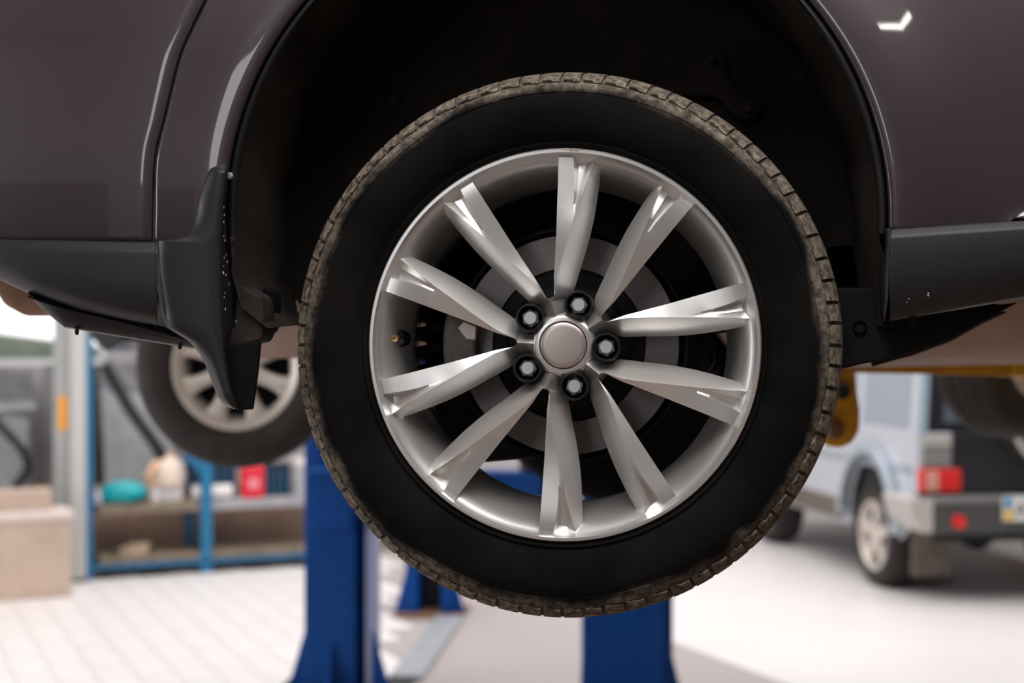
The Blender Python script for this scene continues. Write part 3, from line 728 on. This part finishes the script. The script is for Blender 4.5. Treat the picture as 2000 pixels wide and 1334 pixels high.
# ================================================================== the other lifted car
Y2 = 5.15
k2 = Y2/F
car2 = thing('lifted_car', 'car raised behind the SUV, only its pale multi-spoke wheel and tyres showing', 'car', (0, Y2, 1.72))
def far_wheel(loc, rz, r=.362, full=True):
    t = MB().lathe([(.225, .02), (.232, -.004), (.255, -.016), (.29, -.022), (.325, -.014), (.346, .004), (r-.004, .03), (r, .06), (r, .16), (r-.006, .19), (.34, .215), (.29, .225), (.23, .215)], 96).build('tyre', 'rubber_far', car2, loc=loc, rot=(0, 0, rz))
    if not full:
        grooves = MB()
        for d in (.062, .10, .14):
            grooves.lathe([(r+.0006, d), (r+.004, d+.004), (r+.004, d+.024), (r+.0006, d+.028)], 96)
        grooves.build('tread_rib', 'rubber_far', t)
    rm = MB().lathe([(.222, .05), (.229, .012), (.226, .0), (.219, -.002), (.206, .006), (.196, .014), (.188, .03), (.180, .10), (.180, .16)], 96).lathe([(.078, .07), (.072, .016), (.062, .008), (.030, .006), (.026, .0), (0, -.002)], 64).build('wheel_rim', 'rim_far', car2, loc=loc, rot=(0, 0, rz))
    v = []
    for r_, wd, d0, d1 in ((.05, .034, .010, .05), (.085, .027, .012, .05), (.12, .024, .012, .05), (.16, .028, .010, .05), (.19, .042, .014, .06), (.205, .06, .02, .06)):
        v += [(-wd, d1, r_), (-wd, d0+.006, r_), (-wd+.006, d0, r_), (wd-.006, d0, r_), (wd, d0+.006, r_), (wd, d1, r_)]
    s0 = obj('spoke', v, grid_faces(6, 6), 'rim_far', rm, sharp=60)
    for k in range(8):
        o = s0 if k == 0 else s0.copy()
        if k: C.objects.link(o)
        o.rotation_euler = (0, R_(22.5+45*k), 0)
    MB().lathe([(.0, .10), (.14, .10), (.178, .12), (.178, .15), (0, .15)], 48).build('brake_drum', 'well_black', car2, loc=loc, rot=(0, 0, rz))
far_wheel(((460-1000)*k2, .0, CAMZ-(716-667)*k2-1.72), 0)
far_wheel(((2030-1000)*k2, .02, CAMZ-(655-667)*k2-1.72), R_(42), full=False)
# body above the wheels: profile in the side view, pushed across the car's width
prof = []
def a2(u, v): q = at(u, v, Y2); return (q.x, q.z-1.72)
arch = lambda cx, cy, r: [a2(cx+r*math.cos(R_(t)), cy-r*math.sin(R_(t))) for t in range(170, 9, -16)]
prof += [a2(172, 655), a2(205, 690), a2(246, 668)]+arch(460, 690, 222)+[a2(690, 650), a2(1760, 640)]+arch(1995, 645, 225)+[a2(2240, 640), a2(2560, 600), a2(2560, 300), a2(2300, 240), a2(1900, 230), a2(1500, 60), a2(700, 40), a2(300, 200), a2(160, 260), a2(150, 600)]
MB().prism(prof, 'y', .0, 1.62).build('body', 'car2', car2, bevel=.02)
MB().box(-1.3, 2.2, .1, 1.5, .13, .3).build('floor_pan', 'chassis', car2)
for x in (-.97, 1.8):
    MB().tube([(x, .2, .0), (x, 1.45, .0)], .05, 12).build('axle', 'chassis', car2)

# ================================================================== pillar, plinth, rack and what stands around them
pp = at(105, 667, 10.95); pp.z = .005
pl = thing('steel_pillar', 'grey steel pillar with an orange reflector beside the shelf rack', 'pillar', (pp.x, pp.y, .005), R_(12))
MB().box(0, .225, -.02, .0, .02, 5.19).build('flange', 'post_grey', pl, bevel=.003)
MB().box(.10, .125, 0, .18, .02, 5.19).build('web', 'post_grey', pl)
MB().box(0, .225, .18, .20, .02, 5.19).build('flange', 'post_grey', pl, bevel=.003)
MB().box(.125, .235, -.075, -.02, .02, 5.19).build('cable_duct', mat('duct_grey', (.56, .56, .55), .6), pl, bevel=.006)
MB().box(-.02, .24, -.09, .22, 0, .02).build('foot_plate', 'dark', pl)
MB().box(.035, .10, -.027, -.02, 1.13, 1.385).build('reflector', 'reflector', pl, bevel=.003)
# stepped plinth on the far left
ps = thing('stepped_plinth', 'pale stepped concrete plinth at the left edge beside the pillar', 'plinth', B(0, 0, .005), TH)
MB().box(-1.2, 1.36, 10.68, 11.02, 0, .545).build('lower_step', 'block', ps, bevel=.012)
MB().box(-1.22, 1.375, 10.665, 11.03, .545, .60).build('ledge', 'block_top', ps, bevel=.008)
MB().box(-1.2, 1.25, 10.83, 11.02, .60, .745).build('upper_step', 'block', ps, bevel=.012)

# rack in building coordinates, front left foot at RX, RY
RX, RY = 1.575, 11.34
rk = thing('shelf_rack', 'blue steel shelf rack with two worn boards against the tan ledge', 'shelf rack', B(RX, RY, .005), TH)
RW, RD = 1.95, .46
def up(x, y, h, w=.075, m='rack_blue', t=.05): return MB().box(x, x+w, y, y+t, 0, h).build('upright', m, rk, bevel=.004)
up(-.035, 0, 3.2, .06); up(.84, 0, 1.02, .085); up(RW-.08, 0, 1.02)
up(.0, RD-.05, 3.2); up(.80, RD-.05, 1.02); up(RW-.08, RD-.05, 1.02)
MB().prism([(.66, 1.02), (.82, .78), (.90, .72), (.93, .78), (.80, 1.02)], 'y', .005, .045).build('brace', 'rack_blue', rk, bevel=.003)
MB().box(.075, .84, .01, RD, .485, .555).build('shelf_board', 'wood', rk, bevel=.004)
MB().box(.925, RW-.08, .01, RD, .485, .555).build('shelf_board', 'shelf_grey', rk, bevel=.004)
MB().box(.075, .84, .01, RD, .11, .165).build('shelf_board', 'wood', rk, bevel=.004)
MB().box(.925, RW-.08, .01, RD, .11, .165).build('shelf_board', 'wood', rk, bevel=.004)
MB().box(.0, RW, .0, .04, .075, .105).build('foot_rail', 'rack_blue', rk, bevel=.003)
MB().box(.0, RW, RD-.04, RD, .02, .105).build('foot_rail', 'dark', rk)  # near-black rail stands for the shadow strip under the rack
ST = .005+.555
def on_shelf(px, depth=.12): # x along the rack for a picture column
    return px
def RK(x, y, z=ST): return B(RX+x, RY+y, z)
def rackx(u):                   # where a picture column meets the rack's front
    t = (u-1000)/F
    # B(RX+x, RY+.1): X = t*Y
    yb = RY+.12
    # x' cos - y sin = t (x' sin + y cos)
    xb = yb*(math.sin(TH)+t*math.cos(TH))/(math.cos(TH)-t*math.sin(TH))
    return xb-RX
def blob(prof_r, n=24, sx=1, sy=1, wob=0, seed=1):
    rnd = random.Random(seed); mb = MB(); v = []; f = []
    ph = [rnd.uniform(0, 6.28) for _ in range(4)]
    for r, z in prof_r:
        for k in range(n):
            t = 2*math.pi*k/n; q = r*(1+wob*(math.sin(2*t+ph[0]+z*20)+.6*math.sin(3*t+ph[1]-z*30)))
            v.append((q*sx*math.cos(t), q*sy*math.sin(t), z))
    m = len(prof_r)
    f = [(i*n+k, i*n+(k+1) % n, (i+1)*n+(k+1) % n, (i+1)*n+k) for i in range(m-1) for k in range(n)]
    f += [tuple(range(n))[::-1], tuple((m-1)*n+k for k in range(n))]
    return mb.add(v, f)
def item(name, mb, m, label, cat, x, y=.16, z=ST, rz=TH, **k):
    o = mb.build(name, m, **k); o.location = RK(x, y, z); o.rotation_euler = (0, 0, rz); return tag(o, label, cat)
x = (rackx(198)+rackx(284))/2
o = item('plastic_bag', blob([(.10, 0), (.165, .02), (.185, .06), (.17, .11), (.12, .15), (.05, .17)], sx=1, sy=.6, wob=.07, seed=4), 'teal', 'crumpled teal plastic bag lying on the rack between the pillar and white cup', 'bag', x, .16)
MB().tube([(.12, -.02, .12), (.15, -.05, .11), (.165, -.07, .07)], [.03, .02, .01], 10).build('bag_neck', 'teal', o)
o = item('paper_cup', MB().lathe([(0, 0), (.028, 0), (.030, .004), (.042, .105), (.045, .11), (.040, .11), (.028, .01)], 24, axis='z'), 'white', 'small white cup lying between the teal bag and the cream jug', 'cup', rackx(300), .05)
o = item('lilac_bottle', MB().lathe([(0, 0), (.026, 0), (.030, .01), (.030, .07), (.012, .09), (.012, .105), (0, .105)], 20, axis='z'), 'lilac', 'small lilac bottle beside the pillar left of the teal bag', 'bottle', rackx(189), .09)
MB().lathe([(.0135, .095), (.0135, .118), (0, .118)], 16, axis='z').build('bottle_cap', 'white', o)
xb = rackx(338)
o = item('white_box', MB().box(-.085, .085, -.06, .06, 0, .105), 'white', 'low white box under the cream jug at the blue rack upright', 'box', xb-.01, .18, bevel=.006)
MB().box(-.088, .088, -.063, .063, .088, .109).build('box_lid', 'white', o, bevel=.003)
o = item('plastic_jug', blob([(.07, 0), (.105, .02), (.118, .08), (.112, .15), (.08, .20), (.035, .225), (.03, .25)], wob=.02, seed=3), 'cream', 'round cream plastic jug standing on the low white box', 'jug', xb-.01, .18, ST+.110)
MB().tube([(-.08, -.02, .19), (-.13, -.02, .16), (-.165, -.02, .09), (-.16, -.02, .03), (-.10, -.02, .02)], [.03, .038, .040, .036, .03], 12).build('jug_handle', 'peach', o)
MB().lathe([(.033, .235), (.033, .26), (0, .262)], 16, axis='z').build('jug_cap', 'peach', o)
x0, x1 = rackx(374), rackx(450)
o = item('paper_roll', MB().tube([(-(x1-x0)/2, 0, .058), ((x1-x0)/2, 0, .058)], .058, 24), 'white', 'long white paper roll lying right of the blue rack upright', 'roll', (x0+x1)/2, .10, sharp=50)
MB().tube([((x1-x0)/2+.001, 0, .058), (-(x1-x0)/2-.001, 0, .058)], .02, 16).build('roll_core', 'wood', o)
x0, x1 = rackx(470), rackx(513); hw = (x1-x0)/2
o = item('red_canister', MB().box(-hw, hw, -.05, .05, 0, .255), 'red', 'red metal canister with a painted pale highlight standing on the rack', 'canister', (x0+x1)/2, .10, bevel=.018, bseg=3)
MB().lathe([(0, -.0515), (.045, -.0515), (.046, -.049)], 28, c=(0, 0, .12)).build('canister_highlight', mat('red_highlight', (.85, .30, .33), .5), o)  # pale disc paints a highlight on the canister's front
MB().lathe([(.018, .25), (.018, .275), (0, .275)], 16, c=(-.03, 0, 0), axis='z').build('canister_cap', 'dark', o)
def crate(x0, x1, label, h=.27, y=.30):
    wd = (x1-x0)/2
    t = thing('mesh_crate', label, 'crate', RK((x0+x1)/2, y), TH, 'dark mesh crates on the rack')
    MB().box(-wd, wd, -.10, .10, 0, .012).build('bottom', 'navy', t)
    for yy in (-.10, .088):
        mb = MB().box(-wd, wd, yy, yy+.012, h-.03, h).box(-wd, wd, yy+.004, yy+.010, .012, h-.03)
        mb.build('side_panel', 'navy', t)
        n = max(3, int(2*wd/.05))
        for k in range(n+1):
            xx = -wd+.01+(2*wd-.02)*k/n
            MB().box(xx-.006, xx+.006, yy-.006, yy+.012, .012, h-.03).build('slat', 'rack_blue', t) if yy < 0 else None
    for xx in (-wd, wd-.012): MB().box(xx, xx+.012, -.10, .10, .012, h).build('end_panel', 'navy', t)
crate(rackx(380), rackx(466), 'dark navy mesh crate standing behind the long paper roll')
crate(rackx(517), rackx(571), 'dark navy mesh crate right of the red canister', .25, .27)
o = item('grey_carton', MB().box(-.045, .045, -.06, .06, 0, .30), mat('carton_grey', (.42, .42, .42), .7, var=.2, vscale=12), 'narrow grey carton at the rack end next to the blue lift post', 'carton', rackx(584), .12, bevel=.005)
MB().box(-.046, .046, -.062, .062, .25, .302).build('carton_lid', 'white', o, bevel=.003)
o = item('scrap_wood', MB().box(-.11, .10, -.04, .04, 0, .05).box(-.04, .12, -.03, .05, .05, .075), mat('offcut', (.55, .43, .30), .7, var=.3, vscale=10), 'pale wooden offcuts on the low rack board under the teal bag', 'wood', rackx(262), .14, .17)

# leaning scrap and hoses above the ledge
def leaning(name, pts, y, m, label, cat, tilt=.10, thick=.03):
    mb = MB().prism(pts, 'y', 0, thick); o = mb.build(name, m, bevel=.006)
    o.location = B(0, y, .62); o.rotation_euler = (R_(-8), 0, TH)
    return tag(o, label, cat)
leaning('car_door', [(.35, 0), (1.22, 0), (1.24, .55), (1.10, .62), (.40, .62), (.32, .40)], 12.30, 'sheet', 'pale grey scrap door leaning on the wall above the stepped plinth', 'scrap')
leaning('scrap_tailgate', [(.30, 0), (1.30, 0), (1.30, .95), (.45, 1.02), (.30, .8)], 12.52, 'sheet2', 'tall dark scrap panel leaning behind the pale grey door', 'scrap')
leaning('scrap_bonnet', [(1.62, 0), (2.35, 0), (2.42, .50), (2.20, .74), (1.80, .78), (1.60, .55)], 12.36, 'sheet', 'light grey scrap bonnet leaning behind the teal bag', 'scrap')
leaning('scrap_sheet', [(1.40, 0), (2.9, 0), (2.9, 1.02), (1.40, 1.0)], 12.56, 'sheet2', 'broad dark sheet leaning behind the light grey bonnet', 'scrap')
leaning('metal_rail', [(.28, .60), (1.30, .64), (1.30, .70), (.28, .66)], 12.24, 'grey_steel', 'horizontal grey rail across the scrap left of the pillar', 'rail')
def hose(pts, r, label, m='hose'):
    P3 = [Vector(B(*p)) for p in pts]; out = []
    for i in range(len(P3)-1):
        p0, p1, p2, p3 = P3[max(i-1, 0)], P3[i], P3[i+1], P3[min(i+2, len(P3)-1)]
        for k in range(8):
            t = k/8
            out.append(.5*((2*p1)+(p2-p0)*t+(2*p0-5*p1+4*p2-p3)*t*t+(3*p1-p0-3*p2+p3)*t**3))
    out.append(P3[-1])
    return tag(MB().tube(out, r, 10).build('rubber_hose', 'hose' if m is None else m), label, 'hose', 'black hoses over the scrap')
hose([(.62, 12.1, 1.62), (.82, 12.08, 1.35), (1.02, 12.05, 1.12), (1.16, 12.02, .95), (1.20, 12.02, .80), (1.10, 12.02, .66)], .035, 'black hose curving down left of the grey pillar')
hose([(1.70, 12.1, 1.60), (1.72, 12.06, 1.30), (1.74, 12.05, .95), (1.75, 12.05, .66)], .045, 'straight black hose hanging right of the blue rack upright')
hose([(1.80, 12.1, 1.62), (2.00, 12.08, 1.25), (2.22, 12.05, .92), (2.30, 12.05, .68)], .050, 'thick black hose slanting down behind the cream jug')
o = tag(blob([(.6, 0), (.9, .2), (1.0, .5), (.7, .75), (.2, .9)], sx=2.2, sy=.6, wob=.10, seed=8).build('hedge', 'green'), 'dim green hedge outside the window at the far left', 'hedge'); o.location = B(.8, 16.0, 1.0); o.rotation_euler = (0, 0, TH)

# ================================================================== parked off-roader
gw = thing('off_roader', 'boxy silver-blue off-roader parked on the right with red tail light', 'car', (2.66, 10.8, 0), R_(9.2))
def gwheel(x, y, r=.372):
    t = MB().lathe([(.255, .02), (.262, -.002), (.30, -.012), (.34, -.006), (r-.008, .02), (r, .05), (r, .20), (r-.008, .23), (.34, .255), (.26, .255)], 64).build('tyre', 'rubber_far', gw, loc=(x, y, r), rot=(0, 0, R_(-90)))
    rm = MB().lathe([(.258, .04), (.258, .0), (.246, .0), (.235, .02), (.228, .10), (.228, .2)], 64).lathe([(.07, .09), (.06, .02), (.03, .012), (0, .012)], 32).build('wheel_rim', 'rim_far', gw, loc=(x, y, r), rot=(0, 0, R_(-90)))
    v = []
    for q, wd in ((.04, .045), (.10, .036), (.18, .042), (.24, .07)):
        v += [(-wd, .06, q), (-wd, .02, q), (wd, .02, q), (wd, .06, q)]
    s0 = obj('spoke', v, grid_faces(4, 4), 'rim_far', rm)
    for k in range(5):
        o = s0 if k == 0 else s0.copy()
        if k: C.objects.link(o)
        o.rotation_euler = (0, R_(72*k), 0)
    MB().lathe([(0, .10), (.22, .10), (.22, .14)], 32).build('wheel_inner', 'dark', gw, loc=(x, y, r), rot=(0, 0, R_(-90)))
# wheels face to the vehicle's left (local -x)
gwheel(0, 0); gwheel(0, 2.42)
for x, y in ((1.60, 0), (1.60, 2.42)):
    MB().lathe([(0, .0), (.25, 0), (.34, -.006), (.364, .02), (.372, .05), (.372, .20), (.34, .25), (0, .25)], 48).build('tyre', 'rubber_far', gw, loc=(x-.22, y, .372), rot=(0, 0, R_(-90)))
# side of the body with wheel openings, seen along local x; outline in (y, z)
YR = -.74
def arch2(cy, r, z=.40): return [(cy+r*math.cos(R_(t)), z+r*math.sin(R_(t))*1.22) for t in range(180, -1, -15)]
side = [(YR, .60)]+arch2(0, .47)[0:]+arch2(2.42, .47)+[(3.15, .60), (3.15, 1.16), (1.75, 1.18), (YR, 1.18)]
mb = MB().prism(side, 'x', .0, .03)
mb.build('side_panel', 'gbody', gw, bevel=.006)
MB().prism([(YR+.02, .62), (3.15, .62), (3.15, 1.14), (1.75, 1.17), (YR+.02, 1.17)], 'x', .28, 1.50).build('body', 'gdark', gw)
MB().prism([(YR, .60), (3.15, .60), (3.15, 1.16), (1.75, 1.18), (YR, 1.18)], 'x', 1.75, 1.78).build('side_panel', 'gbody', gw, bevel=.006)
MB().box(.03, 1.75, YR+.03, 1.7, 1.10, 1.17).build('deck', 'gdark', gw)
MB().box(.03, 1.75, 1.7, 3.14, 1.12, 1.165).build('bonnet', 'gbody', gw, bevel=.01)
# flares
for cy in (0, 2.42):
    v = []
    for t in range(176, 3, -8):
        for rr, xx in ((.47, -.005), (.475, -.075), (.50, -.085), (.535, -.07), (.545, .002)):
            v.append((xx, cy+rr*math.cos(R_(t)), .40+rr*math.sin(R_(t))*1.22))
    obj('wheel_flare', v, grid_faces(22, 5), 'gflare', gw, solid=.006)
    MB().box(.06, .28, cy-.46, cy+.46, .5, .98).build('wheel_house', 'dark', gw)
MB().box(-.02, .03, .55, 1.85, .42, .58).build('side_step', 'mudflap', gw, bevel=.01)
MB().box(-.006, .0, YR+.05, 3.1, .88, .93).build('side_rail', 'gside_glass', gw, bevel=.002)
# cabin: pillars, windows, roof
MB().prism([(YR+.02, 1.86), (1.62, 1.86), (1.55, 1.95), (YR+.05, 1.95)], 'x', .06, 1.72).build('roof', 'gbody', gw, bevel=.03)
for y0, y1 in ((YR, YR+.10), (.22, .30), (1.02, 1.10)):
    MB().prism([(0.0, 1.17), (.05, 1.88), (.08, 1.88), (.03, 1.17)], 'y', y0, y1).build('pillar', 'gbody', gw, bevel=.006)
for y0, y1 in ((YR+.10, .22), (.30, 1.02), (1.10, 1.64)):
    p = MB().prism([(.012, 1.18), (.058, 1.86), (.068, 1.86), (.022, 1.18)], 'y', y0, y1).build('side_window', 'gside_glass', gw)
MB().prism([(1.76, 1.17), (1.70, 1.88), (1.67, 1.88), (1.73, 1.17)], 'y', YR, 1.6).build('far_cabin_side', 'gdark', gw)
MB().box(.07, 1.70, 1.60, 1.64, 1.17, 1.88).build('windscreen', 'gglass', gw)
# rear face
MB().box(.0, .26, YR-.02, YR+.03, .76, 1.17).build('rear_corner', 'gbody', gw, bevel=.01)
MB().box(.035, .24, YR-.05, YR-.02, 1.08, 1.16).build('vent_plate', 'gvent2', gw, bevel=.006)
MB().box(.035, .24, YR-.045, YR-.02, .935, 1.075).build('vent_plate', 'gvent', gw, bevel=.006)
dr = MB().box(.03, 1.76, YR-.015, YR+.02, .74, 1.17).box(.25, 1.52, YR-.035, YR-.01, .74, 1.17).build('rear_door', 'gdark', gw, bevel=.008)
MB().prism([(.07, 1.17), (.11, 1.88), (1.67, 1.88), (1.71, 1.17)], 'y', YR, YR+.03).build('rear_frame', 'gdark', gw, bevel=.006)
MB().prism([(.20, 1.24), (.23, 1.80), (1.55, 1.80), (1.58, 1.24)], 'y', YR-.012, YR+.0).build('rear_window', 'gglass', gw, bevel=.004)
# light pillar edge at the corner
MB().prism([(.005, 1.14), (.045, 1.88), (.115, 1.88), (.075, 1.16), (.05, 1.12)], 'y', YR-.02, YR+.03).build('rear_pillar', mat('pillar_blue', (.42, .55, .66), .4, .3, .5), gw, bevel=.01)
tl_ = MB().box(.0, .30, YR-.075, YR-.015, .765, .925).build('tail_light', 'tail', gw, bevel=.012)
MB().box(.035, .13, YR-.082, YR-.07, .775, .915).build('reversing_lens', 'tail2', tl_, bevel=.004)
bp = MB().box(.0, 1.78, YR-.16, YR, .49, .735).build('bumper', 'bumper_grey', gw, bevel=.025, bseg=3)
MB().prism([(-.13, .735), (.05, .735), (.05, .505), (-.02, .50), (-.10, .60)], 'y', YR-.175, YR+.28).build('bumper_end', 'bumper_pale', bp, bevel=.015)
MB().box(-.06, 1.80, YR-.17, YR-.02, .70, .742).build('bumper_step', mat('bumper_top', (.20, .195, .20), .5), bp, bevel=.008)
MB().lathe([(0, -.02), (.045, -.018), (.05, 0), (.05, .02)], 24, c=(.235, YR-.165, .575)).build('reflector', 'tail', bp)
MB().box(.04, .33, YR+.14, YR+.17, .16, .50).build('mudflap', 'mudflap', gw, bevel=.006)
MB().box(1.42, 1.71, YR+.14, YR+.17, .16, .50).build('mudflap', 'mudflap', gw, bevel=.006)
MB().tube([(.10, .1, .38), (1.5, .1, .38)], .055, 14).build('rear_axle', 'dark', gw)
MB().lathe([(0, -.16), (.08, -.14), (.14, -.05), (.14, .05), (.08, .14), (0, .15)], 24, c=(.86, .1, .38)).build('differential', 'dark', gw)
MB().box(.2, 1.5, YR+.1, 3.0, .40, .64).build('chassis_frame', 'dark', gw)
# spare wheel on the rear door
sx, sz = .97, 1.30
spare = MB().lathe([(.40, .0), (.40, -.18), (.385, -.20), (.36, -.205), (.25, -.205)], 72, c=(sx, YR-.03, sz)).build('spare_tyre', 'rubber_far', gw)
MB().lathe([(.395, -.19), (.398, -.207), (.372, -.214), (.36, -.206)], 72, c=(sx, YR-.03, sz)).build('spare_ring', 'bumper_pale', spare)
MB().lathe([(.36, -.206), (.25, -.215), (0, -.222)], 72, c=(sx, YR-.03, sz)).build('spare_cover', 'gdark', spare)
# licence plate
px0 = .545
pl_ = MB().box(px0, px0+.52, YR-.19, YR-.175, .575, .745).build('licence_plate', 'plate', gw, bevel=.004)
MB().box(px0+.008, px0+.062, YR-.1925, YR-.189, .66, .737).build('flag_band', 'flag_blue', pl_)
MB().box(px0+.008, px0+.062, YR-.1925, YR-.189, .583, .66).build('flag_band', 'flag_yellow', pl_)
tx = bpy.data.curves.new('plate_text', 'FONT'); tx.body = 'AA'; tx.size = .15; tx.extrude = .001
to = bpy.data.objects.new('plate_text', tx); C.objects.link(to)
bpy.context.view_layer.update()
me = bpy.data.meshes.new_from_object(to.evaluated_get(bpy.context.evaluated_depsgraph_get()))
bpy.data.objects.remove(to); me.materials.clear(); me.materials.append(M['dark'])
to = bpy.data.objects.new('plate_letters', me); C.objects.link(to); to.parent = pl_; to.location = (px0+.075, YR-.192, .605); to.rotation_euler = (R_(90), 0, 0)

# ================================================================== behind the photographer: unseen things added for paint and rim to reflect
for k, (x0, x1, lab) in enumerate(((-3.6, -1.4, 'unseen long dark cabinet added for reflections below the left of the back wall'), (1.2, 3.6, 'unseen long dark cabinet added for reflections below the right of the back wall'))):
    tb = thing('added_cabinet', lab, 'cabinet', B((x0+x1)/2, -5.3, 0), TH, 'unseen cabinets added for reflections')  # cabinets added to give the paint something dark to reflect
    wd = (x1-x0)/2
    MB().box(-wd, wd, -.3, .3, .05, .88).build('body', 'bench', tb, bevel=.01)
    MB().box(-wd-.02, wd+.02, -.32, .34, .88, .93).build('worktop', 'bench', tb, bevel=.008)
    for q in range(4):
        xx = -wd+.03+q*(2*wd-.03)/4
        dd = MB().box(xx, xx+(2*wd-.03)/4-.03, .30, .32, .10, .84).build('door', 'bench', tb, bevel=.004)
        MB().box(xx+.04, xx+.20, .32, .335, .76, .78).build('handle', 'nut', dd)
for k in range(3):  # lockers added to darken the lower reflection in the bumper paint
    y0 = -.6+1.55*k
    t = thing('added_locker', ('unseen dark locker added for reflections nearest the high window', 'unseen dark locker added for reflections in the middle of the row', 'unseen dark locker added for reflections nearest the open gate')[k], 'locker', B(-5.62, y0+.75, 0), TH, 'unseen lockers added for reflections along the left wall')
    MB().box(-.30, .30, -.75, .75, .04, 2.5).build('body', 'bench', t, bevel=.01)
    for q in (-1, 0):
        dd = MB().box(.30, .32, q*.74+.01, q*.74+.73, .08, 2.46).build('door', 'bench', t, bevel=.004)
        MB().box(.32, .34, q*.74+.08, q*.74+.11, 1.0, 1.2).build('handle', 'nut', dd)
for k, (x, y, lab) in enumerate(((3.6, 1.0, 'added tube lamp over the bay beyond the SUV nose'), (-2.6, -3.4, 'added tube lamp near the back wall'), (1.25, -3.5, 'tube lamp over the added cabinets'))):
    t = thing('tube_lamp', lab, 'lamp', B(x, y, HC-.12), TH, 'ceiling tube lamps')  # first two lamps are added for reflections, the third gives the panel highlight
    MB().box(-.36, .36, -.09, .09, .06, .12).build('housing', 'white_frame', t, bevel=.01)
    for s in (-.04, .04): MB().tube([(-.31, s, .035), (.31, s, .035)], .016, 12).build('tube', 'tube_lamp', t)
